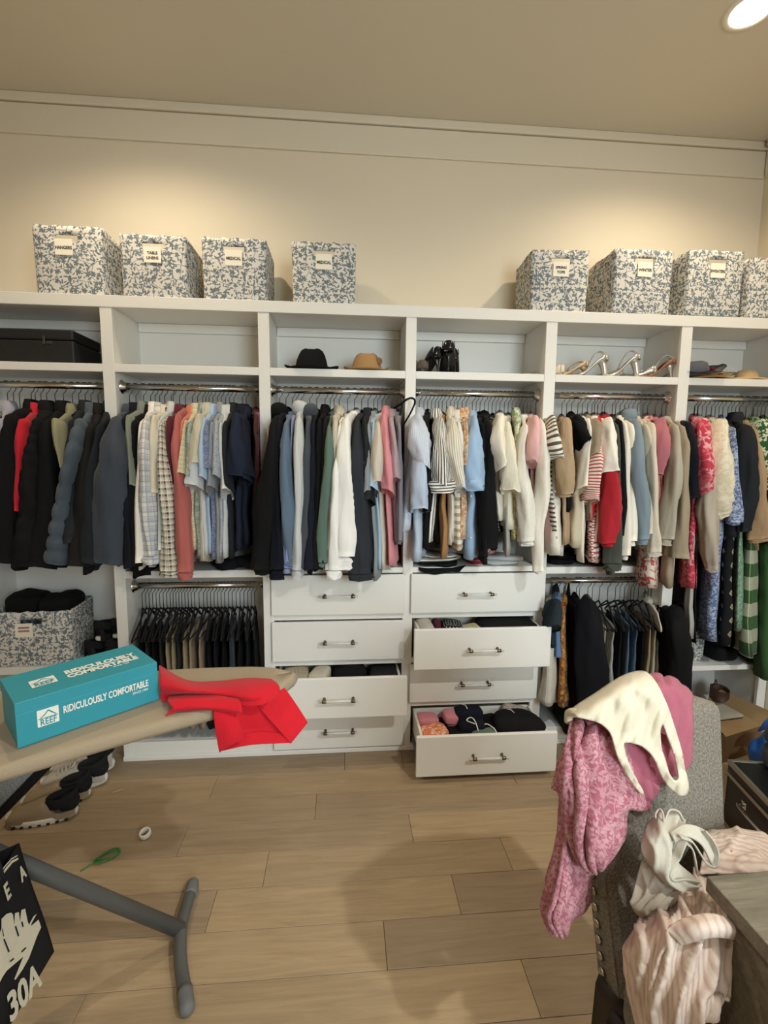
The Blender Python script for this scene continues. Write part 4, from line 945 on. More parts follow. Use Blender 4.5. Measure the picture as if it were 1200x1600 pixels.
G4 = [
 ('L', 'tanknit', 'sweater', 'tan knit sweater with puffed sleeve, leftmost in its bay', 878, (879, 656), (882, 772), (16, 25, 20), (886, 850), D_(cuff=.25, cw=.8, mid=[(880, 710)], dk=1.3)),
 ('S', 'black', 'top', 'black top with a cap sleeve pointing right', 893, (896, 655), (912, 700), (12, 22, 12), (888, 800), D_()),
 ('N', 'beige', 'dress', 'beige sleeveless dress left of the red tops', 903, (903, 660), None, (), (897, 855), D_(b0=.022, bh=.05)),
 ('S', 'cream', 'blouse', 'cream blouse with a pleated front', 910, (913, 655), (905, 770), (12, 14, 14), (908, 876), D_()),
 ('S', 'taupe', 'top', 'taupe top with cap sleeve', 918, (923, 660), (922, 720), (12, 18, 14), (922, 812), D_()),
 ('S', 'redstripe', 'tee_shirt', 'red and white striped tee with the sleeve twisted', 925, (926, 680), (923, 785), (14, 20, 17), (926, 880), D_(cat='shirt', mid=[(926, 735)])),
 ('N', 'redstripew', 'tee_shirt', 'wide striped red and white tee with hem showing', 929, (929, 665), None, (), (928, 879), D_(cat='shirt', b0=.014, bh=.035)),
 ('N', 'red', 'blouse', 'red blouse right of the striped tee', 934, (936, 656), None, (), (922, 810), D_(b0=.022, bh=.024)),
 ('S', 'ivory', 'tee_shirt', 'ivory tee shirt with flat open sleeve', 941, (946, 655), (951, 742), (13, 23, 29), (930, 845), D_(cat='shirt', mid=[(950, 700)])),
 ('L', 'redknit', 'sweater', 'deep red sweater with gathered cuff', 945, (950, 680), (949, 848), (14, 28, 20), (952, 862), D_(cuff=.3, cw=.85, mid=[(953, 755), (951, 805)])),
 ('L', 'olivegrey', 'sweatshirt', 'dark olive grey sweatshirt with low hanging hem', 957, (958, 660), (957, 880), (9, 14, 24), (954, 900), D_(cuff=.7, cw=1.0)),
 ('L', 'black', 'cardigan', 'black cardigan left of the cream sweaters', 962, (964, 655), (968, 838), (9, 12, 12), (968, 845), D_()),
 ('L', 'cream', 'sweater', 'cream sweater, left of the cream pair', 969, (971, 658), (974, 868), (10, 13, 11), (976, 868), D_(cuff=.4)),
 ('L', 'ivory', 'sweater', 'ivory sweater, right of the cream pair', 976, (981, 660), (985, 846), (8, 11, 11), (985, 850), D_(cuff=.4)),
 ('L', 'bluehood', 'hoodie', 'dusty blue hoodie between cream knits', 982, (990, 655), (1002, 842), (12, 18, 18), (996, 850), D_(hood=1, cuff=.5, mid=[(994, 720), (1000, 785)])),
 ('L', 'oatmeal', 'cardigan', 'oatmeal cardigan right of the dusty blue hoodie', 996, (1004, 662), (1010, 835), (8, 10, 9), (1006, 850), D_()),
 ('L', 'lightoat', 'cardigan', 'long pale oatmeal cardigan', 1005, (1014, 660), (1021, 862), (9, 16, 19), (1010, 868), D_(cuff=.4, cw=.95, mid=[(1016, 720), (1020, 800)])),
 ('N', 'redfloral', 'skirt', 'cream skirt with red floral hem hanging low', 1012, (1012, 670), None, (), (1012, 918), D_(b0=.018, bh=.055, flare=.02)),
 ('L', 'rose', 'blouse', 'rose pink blouse with loose sleeve', 1024, (1030, 655), (1029, 742), (12, 20, 12), (1028, 800), D_(mid=[(1032, 695)])),
 ('N', 'coralprint', 'dress', 'coral print dress showing below the rose blouse', 1034, (1037, 660), None, (), (1034, 800), D_(b0=.014, bh=.018)),
 ('L', 'greybeige', 'sweater', 'grey beige sweater with ribbed cuff', 1041, (1050, 662), (1040, 842), (10, 19, 15), (1044, 870), D_(cuff=.6, cw=.95, mid=[(1053, 720), (1047, 790)])),
 ('L', 'oatbrown', 'cardigan', 'brown oatmeal long cardigan by the fifth white post', 1051, (1060, 664), (1062, 872), (10, 15, 27), (1044, 918), D_(mid=[(1066, 725), (1063, 800)], bh=.035)),
 ('L', 'darknavy', 'top', 'dark navy top hanging over the fifth white post', 1066, (1069, 660), (1080, 778), (12, 16, 16), (1074, 790), D_(mid=[(1075, 715)])),
]
F('lightoat', '#ddd3c1', 'heather', '#c9bfab', bump=.5)
G5 = [
 ('S', 'pinkfloral', 'dress', 'red and pink floral dress with long printed sleeve', 1085, (1092, 655), (1096, 772), (18, 24, 15), (1078, 922), D_(bh=.038, mid=[(1094, 710)])),
 ('L', 'satin', 'blouse', 'champagne satin blouse under the embroidered blouse', 1104, (1108, 662), (1112, 888), (12, 26, 16), (1110, 890), D_(amp=.007, mid=[(1106, 760), (1108, 830)], cuff=.3)),
 ('L', 'embroid', 'blouse', 'cream embroidered blouse with full sleeve', 1112, (1121, 656), (1125, 800), (16, 38, 28), (1112, 800), D_(cuff=.5, cw=.95, mid=[(1120, 715), (1121, 770)], dk=1.5)),
 ('L', 'paisley', 'dress', 'blue paisley dress reaching down to the low shelf', 1130, (1139, 668), (1145, 815), (9, 12, 19), (1108, 1004), D_(bh=.045, cuff=.25, mid=[(1140, 720), (1148, 785)])),
 ('N', 'diamond', 'dress', 'black dress with tan diamond motifs', 1138, (1146, 672), None, (), (1133, 1010), D_(b0=.02, bh=.04)),
 ('L', 'charcoalj', 'jacket', 'charcoal jacket right of the blue paisley dress', 1150, (1162, 664), (1163, 830), (16, 28, 24), (1140, 842), D_(collar=1, bh=.05, mid=[(1168, 720), (1166, 780)])),
 ('N', 'greenlace', 'dress', 'green lace dress between the black dress and gingham skirt', 1156, (1160, 672), None, (), (1153, 985), D_(b0=.014, bh=.022)),
 ('L', 'coattan', 'coat', 'tan wool coat sleeve in the right corner', 1166, (1175, 668), (1186, 840), (14, 20, 30), (1180, 858), D_(mid=[(1180, 740), (1184, 800)], cuff=.35, cw=1.0)),
 ('N', 'gingham', 'dress', 'green and cream check dress hanging below the tan coat', 1178, (1178, 672), None, (), (1168, 1028), D_(b0=.02, bh=.05)),
 ('S', 'greenprint', 'blouse', 'green leaf print blouse in the right corner', 1176, (1186, 656), (1193, 772), (15, 20, 22), (1180, 850), D_(mid=[(1191, 715)])),
 ('L', 'darkgreen', 'jacket', 'dark green jacket at the right frame edge', 1190, (1200, 660), (1204, 850), (16, 22, 22), (1200, 880), D_()),
 ('N', 'greenplain', 'dress', 'long leaf green dress at the right frame edge', 1196, (1200, 680), None, (), (1196, 1066), D_(b0=.03, bh=.045)),
]
import sys
for bay, G, grp in ((0, G0, B0), (1, G1, B1), (2, G2, B2), (3, G3, B3), (4, G4, B4), (5, G5, B5)):
    for sp in G: garment(sp, bay, grp)
# hooks between the clothes: further hangers on the crowded rods
shortn = lambda l: ' '.join(l.split()[:5])
for bay, G, grp, step in ((0, G0, B0, 9), (1, G1, B1, 9.5), (3, G3, B3, 5.2), (4, G4, B4, 7.), (5, G5, B5, 5.5)):
    S_ = sorted(G, key=lambda s: s[4])
    for a, b in zip(S_[:-1], S_[1:]):
        gap = b[4]-a[4]; k = int(gap/step)
        for q in range(1, min(k, 3)):
            u = a[4]+gap*q/k
            if u < 4 or u > 1196: continue
            x = at(u, 636, Y=ROD_Y)[0]
            hanger(x, ROD_Y, ROD_Z-.122, np.array([.12*math.sin(u), -1.0])/1.0, ('black hanger just right of the ' if q == 1 else 'black hanger second right of the ')+shortn(a[3]), grp+' hangers')
# the empty hanger caught on the third post
def bare(x, y, z, yaw, roll, label):
    e = empty('clothes_hanger', (x, y, z), label=label, cat='hanger')
    e.rotation_euler = (0, roll, yaw)
    tube('arm', [(-.2, 0, -.10), (-.19, 0, -.092), (-.02, 0, 0), (.02, 0, 0), (.19, 0, -.092), (.2, 0, -.10)], .0052, M_VELVET, e, 8, 22)
    tube('hanger_bar', [(-.198, 0, -.10), (0, 0, -.106), (.198, 0, -.10)], .0045, M_VELVET, e, 8)
    tube('hook', [(0, 0, 0), (0, 0, .03), (.012, 0, .045), (.018, 0, .062), (.008, 0, .078), (-.010, 0, .078), (-.017, 0, .066)], .002, M_WIRE, e, 6, 20)
hx = at(627, 612, Y=ROD_Y); eh = empty('clothes_hanger', (hx[0], ROD_Y, ROD_Z-.1), label='empty black hanger jutting out over the third white post', cat='hanger')
eo = np.array(eh.location)
hp = lambda *q: [at(u, v, Y=y)-eo for u, v, y in q]
tube('arm', hp((612, 640, 2.60), (622, 634, 2.50), (629, 629, 2.42), (636, 624, 2.37), (643, 622, 2.345), (648, 625, 2.335), (648, 632, 2.335)), .0052, M_VELVET, eh, 8, 30)
tube('hanger_bar', hp((648, 631, 2.335), (641, 646, 2.35), (630, 665, 2.37), (618, 688, 2.39)), .0046, M_VELVET, eh, 8, 16)
tube('brace', hp((629, 629, 2.42), (624, 655, 2.41), (618, 688, 2.39)), .0046, M_VELVET, eh, 8, 12)
tube('hook', [hp((626, 631, 2.46))[0], np.array([0, 0, .05]), np.array([0, .012, .074])]+[np.array([0, .0195*math.sin(q), .098-.0195*math.cos(q)]) for q in np.linspace(.9, 4.4, 12)], .0018, M_WIRE, eh, 6)
# ---------------------------------------------------------------- low rods: trousers and dark clothes
def trousers(u, mat, label, grp, vh, front=(0, 0), w=.165, b=.018, name='trousers', cat='trousers', twist=0., dz=0., Lb=.0, rodx=None):
    x0 = at(u, 935, Y=LROD_Y)[0]
    F_ = at(u+front[0], 985, Y=LROD_Y-.19)
    dF = np.array([F_[0]-x0, -.19]); dF /= np.linalg.norm(dF); dN = np.array([-dF[1], dF[0]])
    zb = LROD_Z-.122-.108+dz; zh = at(u, vh, Y=2.33)[2]; sd = rn(); R = []
    c, s = np.cos(TH), np.sin(TH); cs = np.sign(c)*np.abs(c)**.6; ss = np.sign(s)*np.abs(s)**.8
    for t in np.linspace(0, 1, 12):
        z = zb+.012+(zh-zb)*t
        k = .55+.45*min(1, t*8); bb_ = b*(.5+.9*t)
        q = w*cs*(.94+.06*t)-.004; p = bb_*ss*k+.004*t*np.sin(q*60+sd)
        R.append(np.stack([x0+q*dF[0]+p*dN[0]+front[1]*t*.003, LROD_Y+q*dF[1]+p*dN[1], np.full(len(TH), z)], 1))
    R = np.array(R); R += wob(R, .003, 25, sd)[..., None]*np.array([dN[0], dN[1], 0])
    o = loft(name, R, MATS[mat], None, True, True, True)
    tag(o, label, cat, grp)
    hanger(x0, LROD_Y, LROD_Z-.122, dF, 'black hanger under the '+label, grp+' hangers')
    return o
L1 = 'trousers on the low left rod'
tr_ = [(222, 'blacktr', 'black trousers, leftmost on the low left rod', 1145, -6), (233, 'greytr', 'dark grey trousers, second on the low left rod', 1145, -8), (244, 'blacktr', 'black trousers behind the shoe box corner', 1145, -8),
 (255, 'greytr', 'charcoal trousers left of the khaki pairs', 1145, -8), (266, 'khakitr', 'khaki trousers, first of the khaki pairs', 1145, -10), (275, 'khakitr', 'khaki trousers, second of the khaki pairs', 1145, -10),
 (284, 'greytr', 'grey brown trousers between the khaki pairs', 1145, -10), (294, 'khakitr', 'khaki trousers in the middle of the low left rod', 1100, -10), (304, 'khakitr', 'khaki trousers, rightmost of the khaki pairs', 1145, -10), (318, 'taupe', 'taupe trousers right of the khaki pairs', 1145, -10),
 (329, 'blacktr', 'black trousers right of the taupe pair', 1145, -8), (340, 'navytr', 'navy trousers in the middle of the dark pairs', 1145, -8), (351, 'blacktr', 'black trousers right of the navy pair', 1145, -6),
 (363, 'jeandk', 'dark jeans left of the last hangers', 1145, -4), (375, 'blacktr', 'black trousers right of the dark jeans', 1145, -4), (387, 'navytr', 'navy trousers near the drawer side', 1145, -3), (398, 'blacktr', 'black trousers, rightmost on the low left rod', 1145, -2)]
for u, m_, lab, vh, fr in tr_: trousers(u, m_, lab, L1, vh, (fr, 0))
for q, (a_, b_) in enumerate(zip(tr_[:-1], tr_[1:])):
    x = at((a_[0]+b_[0])/2, 935, Y=LROD_Y)[0]
    hanger(x, LROD_Y, LROD_Z-.122, np.array([.05*math.sin(q*1.3)+.03, -1.0]), 'black hanger just right of the '+a_[2], L1+' hangers')
L4 = 'clothes on the low right rod'
lowr = [
 ('S', 'dkteal', 'top', 'dark teal top at the left of the low right rod', 866, (862, 940), (862, 985), (14, 22, 20), (864, 1010), D_(bh=.03)),
 ('N', 'bluedress', 'shirt', 'denim blue shirt peeking out beside the open drawer', 870, (872, 950), None, (), (871, 1030), D_(b0=.02, bh=.028)),
 ('N', 'whitelace', 'dress', 'white knit dress below the open drawer', 862, (862, 955), None, (), (855, 1106), D_(b0=.02, bh=.05)),
 ('N', 'orangeprint', 'dress', 'orange brown print dress left of the dark coat', 880, (880, 950), None, (), (878, 1108), D_(b0=.018, bh=.03)),
 ('L', 'darkcoat', 'coat', 'long dark navy coat on the low right rod', 900, (916, 934), (928, 1140), (30, 52, 58), (900, 1150), D_(bh=.07, b0=.04, mid=[(922, 1000), (926, 1070)], dk=1.3)),
 ('N', 'camigrey', 'camisole', 'grey camisole strap top beside the dark coat', 918, (928, 945), None, (), (938, 1000), D_(b0=.012, bh=.015, cat='top')),
]
for sp in lowr: garment(sp, 4, L4, LROD_Y, LROD_Z)
for u, m_, lab, fr, b_ in [(936, 'beigetr', 'beige trousers right of the dark coat', 14, .02), (949, 'greystripe', 'grey striped trousers right of the beige pair', 14, .018), (961, 'blacktr', 'black trousers between the striped pair and the jeans', 14, .018),
   (975, 'jean', 'blue jeans, left of the pair', 14, .017), (985, 'jean', 'blue jeans, right of the pair', 15, .016), (997, 'blacktr', 'black trousers right of the blue jeans', 14, .014), (1007, 'khakitr', 'khaki trousers on the low right rod', 14, .018), (1017, 'beigetr', 'pale beige trousers on the low right rod', 12, .016)]:
    trousers(u, m_, lab, L4, 1120, (fr, 0), b=b_)
garment(('N', 'creamcami', 'camisole', 'cream satin camisole on the low right rod', 1012, (1030, 955), None, (), (1032, 985), D_(b0=.012, bh=.014, cat='top')), 4, L4, LROD_Y, LROD_Z)
garment(('L', 'black', 'jacket', 'black jacket, rightmost on the low right rod', 1028, (1052, 948), (1062, 1120), (20, 32, 34), (1050, 1125), D_(b0=.03, bh=.05, mid=[(1060, 990), (1062, 1050)])), 4, L4, LROD_Y, LROD_Z)
garment(('N', 'black', 'dress', 'black garment tail hanging before the low floral bin', 1086, (1086, 680), None, (), (1083, 1008), D_(b0=.008, bh=.012, neck=(.04, .02))), 5, B5)
garment(('N', 'pebble', 'dress', 'pale grey dress hem behind the red floral dress', 1090, (1088, 690), None, (), (1076, 1000), D_(b0=.012, bh=.022)), 5, B5)
for q, (u, nm) in enumerate(((905, 'dark coat'), (925, 'grey camisole'), (968, 'black trousers'), (990, 'blue jeans'), (1021, 'pale beige trousers'))):
    hanger(at(u, 935, Y=LROD_Y)[0], LROD_Y, LROD_Z-.122, np.array([.12, -1.0]), 'black hanger beside the %s on the low right rod' % nm, L4+' hangers')
# ================================================================ folded things on sills, shelves and in drawers
def fold(name, mat, c, size, label, cat, rz=0., layers=1, seed=1, group=None, ex=.5, amp=.008, freq=22):
    """a folded garment: a soft slab with stacked layers (each layer of cloth is a part)"""
    m_ = MATS[mat] if isinstance(mat, str) else mat
    if layers == 1:
        o = lump(name, m_, (c[0], c[1], c[2]+size[2]/2), size, rz, ex, amp, freq, seed)
    else:
        o = empty(name, c, rz)
        h = size[2]/layers
        for k in range(layers):
            lump('fold', m_, (.006*math.sin(seed+k*2), .006*math.cos(seed*2+k), h*(k+.5)), (size[0]*(1-.02*k), size[1]*(1-.02*((k*3) % 3)), h*1.02), .03*math.sin(seed+k), ex, amp*.6, freq, seed+k, o)
    return tag(o, label, cat, group)
zs = 1.0005
fold('folded_shirt', 'stripewt', (.50, 2.475, zs+.026), (.235, .15, .036), 'black and white striped shirt folded on the sill above the top drawer', 'shirt', 0, 2, 3)
fold('folded_shirt', 'black', (.475, 2.45, zs), (.20, .13, .025), 'black shirt folded flat under the striped shirt', 'shirt', .1, 1, 4)
fold('folded_shirt', 'midgrey', (.54, 2.53, zs+.064), (.22, .16, .032), 'grey tee folded on top of the striped shirt', 'shirt', -.15, 1, 5)
fold('sock_pair', 'redsock', (.705, 2.49, zs), (.085, .11, .042), 'dark red socks with pale stripes on the sill', 'socks', .2, 2, 6)
fold('folded_shirt', 'palegrey', (.835, 2.49, zs), (.19, .15, .052), 'pale grey tee rolled up on the sill, rightmost', 'shirt', -.1, 2, 7)
fold('bandana', 'bandana', (.78, 2.462, zs+.053), (.06, .04, .05), 'pink printed bandana on the rolled pale tee', 'bandana', .3, 1, 8)
# black strap end hanging over the sill
tag(sheet('shirt_tail', pts([[(654, 886, 2.395), (672, 888, 2.395), (700, 888, 2.395), (728, 883, 2.395)], [(657, 892, 2.376), (676, 893, 2.374), (699, 890, 2.374), (722, 889, 2.376)], [(664, 895, 2.372), (680, 898, 2.372), (700, 894, 2.372), (718, 894, 2.372)]]), MATS['black'], None, 14, 10, .003), 'black cloth tail hanging over the edge of the sill', 'shirt')
fold('folded_shirt', 'burgundy', (.255, 2.53, zs), (.07, .12, .07), 'maroon shirt bundled at the right end of the left sill', 'shirt', 0, 1, 9)
zq = .9945
fold('shoe', 'black', (-.62, 2.47, zq), (.11, .24, .06), 'black shoe lying under the polos, left of its pair', 'shoe', .5, 1, 10)
fold('shoe', 'charcoal', (-.49, 2.46, zq), (.11, .24, .055), 'black shoe with a pale tag under the polos, right of its pair', 'shoe', .9, 1, 11)
fold('folded_sweater', 'black', (1.17, 2.52, zq), (.15, .2, .07), 'black sweater folded on the shelf under the cream dress', 'sweater', 0, 2, 12)
fold('folded_sweater', 'charcoal', (1.36, 2.53, zq), (.17, .2, .06), 'dark grey sweater folded on the shelf under the red tops', 'sweater', .1, 2, 13)
# dark clothes in the low left bin
for i, (dx, dy, w, h) in enumerate(((-.08, .13, .17, .07), (.08, .14, .16, .06))):
    fold('folded_coat', 'black', (-1.545+dx, 2.418+dy, .735), (w, .2, .05+h), ['black clothes heaped in the low left bin, left heap', 'black clothes heaped in the low left bin, right heap'][i], 'clothes', 0, 1, 20+i)
# drawer contents: (name, material, u, v, drawer floor z, size, label, cat)
def inb(z, items):
    for i, (nm, mt, x, y, sz, lab, cat, rz, ly) in enumerate(items):
        fold(nm, mt, (x, y, z), sz, lab, cat, rz, ly, 40+i*3+int(z*100))
inb(.306, [('folded_trousers', 'beigetr', -.245, 2.36, (.14, .16, .172), 'beige trousers folded at the left of the open left drawer', 'trousers', .1, 3),
           ('folded_trousers', 'oatmeal', -.125, 2.36, (.10, .16, .176), 'oatmeal trousers with a raised corner in the open left drawer', 'trousers', -.2, 2),
           ('folded_trousers', 'black', .02, 2.39, (.18, .2, .172), 'black trousers in the middle of the open left drawer', 'trousers', .05, 2),
           ('folded_trousers', 'charcoal', .20, 2.38, (.16, .19, .155), 'dark grey trousers at the right of the open left drawer', 'trousers', -.1, 3)])
inb(.550, [('folded_blouse', 'whitelace', .42, 2.385, (.09, .2, .165), 'white ruffled top at the left of the upper open drawer', 'top', .1, 1),
           ('folded_blouse', 'burgundy', .485, 2.41, (.04, .16, .158), 'plum top standing in the upper open drawer', 'top', .05, 1),
           ('folded_blouse', 'bwdot', .555, 2.37, (.11, .17, .165), 'black frilled top in the upper open drawer', 'top', -.1, 2),
           ('folded_blouse', 'yellowfloral', .655, 2.35, (.13, .14, .150), 'pale yellow top in the upper open drawer', 'top', .15, 2),
           ('folded_blouse', 'black', .84, 2.385, (.32, .23, .168), 'black clothes heaped in the upper open drawer', 'top', 0, 2)])
inb(.068, [('folded_blouse', 'pink', .435, 2.335, (.12, .10, 0.157), 'pink knit folded at the back left of the bottom open drawer', 'top', .05, 3),
           ('folded_blouse', 'pink', .555, 2.345, (.085, .09, 0.160), 'pink knit right of the first pink knit in the bottom drawer', 'top', 0, 3),
           ('folded_blouse', 'coralprint', .45, 2.235, (.15, .11, 0.147), 'pink and cream print top at the front left of the bottom drawer', 'top', .25, 2),
           ('folded_blouse', 'bwdot', .60, 2.20, (.17, .08, 0.117), 'black top with white dots at the front of the bottom drawer', 'top', .1, 1),
           ('folded_blouse', 'navy', .66, 2.375, (.17, .10, 0.172), 'dark navy top at the back of the bottom drawer', 'top', .1, 2),
           ('folded_blouse', 'darknavy', .655, 2.285, (.14, .10, 0.152), 'navy top with a white drawstring in the bottom drawer', 'top', -.1, 2),
           ('folded_blouse', 'green', .715, 2.215, (.15, .09, 0.134), 'dark green top with a white drawstring in the bottom drawer', 'top', .15, 2),
           ('folded_blouse', 'black', .88, 2.27, (.26, .21, 0.172), 'black pile with white drawstrings in the bottom drawer', 'top', 0, 3),
           ('folded_blouse', 'lace', .92, 2.385, (.16, .05, 0.177), 'grey lace at the back right of the bottom drawer', 'top', 0, 1)])
fold('folded_clothes', 'black', (-.03, 2.415, .306), (.60, .22, .11), 'dark clothes layer covering the floor of the open left drawer', 'clothes', 0, 1, 91)
fold('folded_clothes', 'softblack', (.695, 2.40, .550), (.60, .22, .11), 'dark clothes layer covering the floor of the upper open drawer', 'clothes', 0, 1, 92)
fold('folded_clothes', 'black', (.695, 2.29, .068), (.60, .26, .115), 'dark clothes layer covering the floor of the bottom open drawer', 'clothes', 0, 1, 93)
M_CORD = simple('white_cord', '#e8e6e0', .8)
def drawstring(P, label):
    tag(tube('drawstring', P, .0028, M_CORD, None, 6, 16), label, 'cord')
drawstring([(.655, 2.23, 0.230), (.62, 2.255, 0.235), (.645, 2.275, 0.239), (.66, 2.25, 0.235), (.665, 2.20, 0.212)], 'white looped drawstring on the navy top in the drawer')
drawstring([(.70, 2.245, 0.208), (.725, 2.255, 0.212), (.75, 2.215, 0.210), (.755, 2.185, 0.202)], 'white drawstring curved on the dark green top')
drawstring([(.845, 2.355, 0.226), (.875, 2.34, 0.238), (.885, 2.30, 0.239)], 'white drawstring at the back of the black pile')
drawstring([(.95, 2.21, 0.235), (.965, 2.195, 0.235), (.96, 2.175, 0.227)], 'white drawstring at the front of the black pile')
drawstring([(.63, 2.40, 0.243), (.645, 2.38, 0.246), (.65, 2.345, 0.237)], 'white drawstring on the navy top at the back of the drawer')

# ---------------------------------------------------------------- shoes
M_SOLE = simple('off_white_rubber', '#d9d3c6', .7); M_TANC = fabric('tan_canvas', '#9c8a70', 'heather', '#83725b'); M_LINB = fabric('black_lining', '#1a1a1c')
M_GREYM = fabric('grey_mesh', '#b9b1a3', 'heather', '#978f82')
def sneaker(loc, rz, upper, label, L=.285, w=.098, sole=M_SOLE, lining=M_LINB, laces=None, group=None, name='sneaker', thick=.03, notch=True, heelm=None):
    """toe towards +x; heel at 0"""
    e = empty(name, loc, rz, label, 'shoe', group)
    n = 40; th = np.linspace(0, 2*np.pi, n, endpoint=False)
    def outline(k=1., z=0., up=0.):
        x = L/2+L/2*np.sign(np.cos(th))*np.abs(np.cos(th))**.8
        q = x/L
        ww = w/2*(.74+.26*np.sin(np.clip((q-.1)/.9, 0, 1)*np.pi*.95))*np.sign(np.sin(th))*np.abs(np.sin(th))**.75
        zz = z+up*(np.clip((q-.78)/.22, 0, 1)**2)*.02+up*.006*np.clip((.2-q)/.2, 0, 1)
        return np.stack([L/2+(x-L/2)*k, ww*k, zz+0*th], 1)
    R = [outline(.94, .0, 1), outline(1.0, .005, 1), outline(1.02, thick*.6, 1.0), outline(.99, thick, 1.0)]
    so = loft('sole', R, sole, e, True, True, True)
    if notch:
        for k in range(7):
            x = L*(.12+.12*k)
            for sgn in (-1, 1):
                q = x/L; ww = w/2*(.74+.26*math.sin(max(0, min(1, (q-.1)/.9))*math.pi*.95))
                boxes('sole_groove', [(x-.006, x+.006, sgn*ww*.97-.004, sgn*ww*.97+.004, .004, .012)], M_BLACKPL, so, .001)
    # upper: rings along the length
    R = []
    for q in np.linspace(0.01, .99, 22):
        ww = w/2*(.72+.26*math.sin(max(0, min(1, (q-.1)/.9))*math.pi*.95))*(1 if .06 < q < .9 else math.sqrt(max(.05, 1-(((.06-q)/.06) if q < .06 else ((q-.9)/.1))**2)))
        hh = np.interp(q, [0, .05, .18, .36, .48, .7, .9, 1], [.07, .078, .066, .066, .072, .046, .032, .006])
        a = np.linspace(-.06, np.pi+.06, 17)
        R.append(np.stack([np.full(17, q*L), ww*np.cos(a)*.98, thick-.004+hh*np.abs(np.sin(a))**.62*np.sign(np.sin(a)+1e-6)], 1))
    R = np.array(R); R[..., 2] += wob(R, .0012, 60, 3)
    ins = ((R[..., 0]-.215*L)/(.205*L))**2+(R[..., 1]/(.40*w))**2 < 1
    R[..., 2] = np.where(ins, np.minimum(R[..., 2], thick+.012), R[..., 2])
    loft('upper', R, upper, e, False)
    # opening: dark lining cup and padded collar
    c = [(.10*L+.13*L, 0)]
    def ring(rx, ry, z, cx=.215): return np.stack([cx*L+rx*L*np.cos(th), ry*w*np.sin(th), thick+z+.022*np.maximum(0, -np.cos(th))**1.5-.006*np.maximum(0, np.cos(th))], 1)
    loft('lining', [ring(.232, .475, .036), ring(.230, .462, .058), ring(.218, .42, .072), ring(.200, .36, .073), ring(.18, .30, .04), ring(.14, .2, .022), ring(.03, .05, .02)], lining, e, True, False, True)
    if heelm: lump('heel_tab', heelm, (.030, 0, thick+.034), (.074, .080, .062), 0, .8, .001, 20, 4, e)
    if laces:
        for k in range(5):
            x = L*(.46+.06*k); z = thick+np.interp(x/L, [.46, .7], [.072, .049])
            tube('lace', [(x, -.028, z-.012), (x+.008, 0, z+.004), (x, .028, z-.012)], .0032, laces, e, 6, 10)
        for sgn in (-1, 1):
            tube('lace', [(L*.45, 0, thick+.078), (L*.42, sgn*.03, thick+.098), (L*.46, sgn*.055, thick+.084), (L*.47, sgn*.03, thick+.072), (L*.46, 0, thick+.076)], .003, laces, e, 6, 18)
    return e
def p2(u, v): q = at(u, v, Z=0); return (q[0], q[1], 0)
def shoe_at(u0, v0, u1, v1, *a, **k):     # heel and toe contact points on the floor
    h = at(u0, v0, Z=.0); t_ = at(u1, v1, Z=.0)
    return sneaker((h[0], h[1], .0005), math.atan2(t_[1]-h[1], t_[0]-h[0]), *a, **k)
gS = 'shoes on the floor under the ironing board'
shoe_at(122, 1272, 12, 1288, M_TANC, 'tan canvas slip-on with ridged white sole, nearest on the floor', L=.27, group=gS, heelm=M_LINB)
shoe_at(142, 1243, 40, 1262, M_TANC, 'tan canvas slip-on with black heel, second on the floor', L=.27, group=gS, heelm=M_LINB)
shoe_at(168, 1222, 70, 1234, M_GREYM, 'grey running shoe with bow laces and thick striped sole', laces=M_GREYM, L=.28, thick=.042, notch=False, group=gS, heelm=M_LINB)
shoe_at(179, 1200, 90, 1212, M_GREYM, 'grey running shoe behind the bow laced one', laces=M_GREYM, L=.28, thick=.042, notch=False, group=gS)
# dark shoes piled on the low left shelf
M_DKSH = fabric('dark_shoe_mesh', '#26272b', 'heather', '#1a1b1e'); gS2 = 'dark shoes piled beside the low left bin'
sneaker((-1.30, 2.44, .5145), math.radians(75), M_DKSH, 'dark grey shoe at the bottom of the pile, left', L=.25, thick=.022, notch=False, group=gS2)
sneaker((-1.195, 2.44, .5145), math.radians(80), M_DKSH, 'dark grey shoe at the bottom of the pile, right', L=.25, thick=.022, notch=False, group=gS2)
sneaker((-1.255, 2.45, .614), math.radians(70), M_LINB, 'black shoe with white sole on the dark grey shoes, left', L=.25, thick=.022, notch=False, group=gS2)
sneaker((-1.175, 2.47, .617), math.radians(85), M_LINB, 'black shoe with white sole on the dark grey shoes, right', L=.25, thick=.022, notch=False, group=gS2)
# boots at the floor of the right bay
M_BOOT = simple('brown_boot_leather', '#6d4227', .55, bump=.2, bscale=60)
def boot(loc, rz, label, mat, H=.15, L=.24):
    e = empty('ankle_boot', loc, rz, label, 'boot', 'boots under the low right shelf')
    P = []
    for z, rx, ry, cx in ((.018, .118, .046, .115), (.03, .118, .048, .115), (.055, .10, .045, .095), (.075, .075, .042, .072), (.10, .06, .043, .058), (.13, .058, .045, .056), (H, .060, .046, .058)):
        a = np.linspace(0, 2*np.pi, 24, endpoint=False)
        P.append(np.stack([cx+rx*np.sign(np.cos(a))*np.abs(np.cos(a))**.8, ry*np.sin(a), np.full(24, z)], 1))
    P.append(P[-1]*np.array([.93, .9, 1])+np.array([.004, 0, -.01])); P.append(P[-1]-np.array([0, 0, .05]))
    loft('boot_upper', P, mat, e, True, True, False)
    boxes('boot_sole', [(-.004, .235, -.044, .044, 0, .018)], M_BLACKPL, e, .006)
    loop = tube('pull_tab', [(-.002, -.008, H-.01), (-.006, 0, H+.025), (-.002, .008, H-.01)], .003, mat, e, 6, 8)
    return e
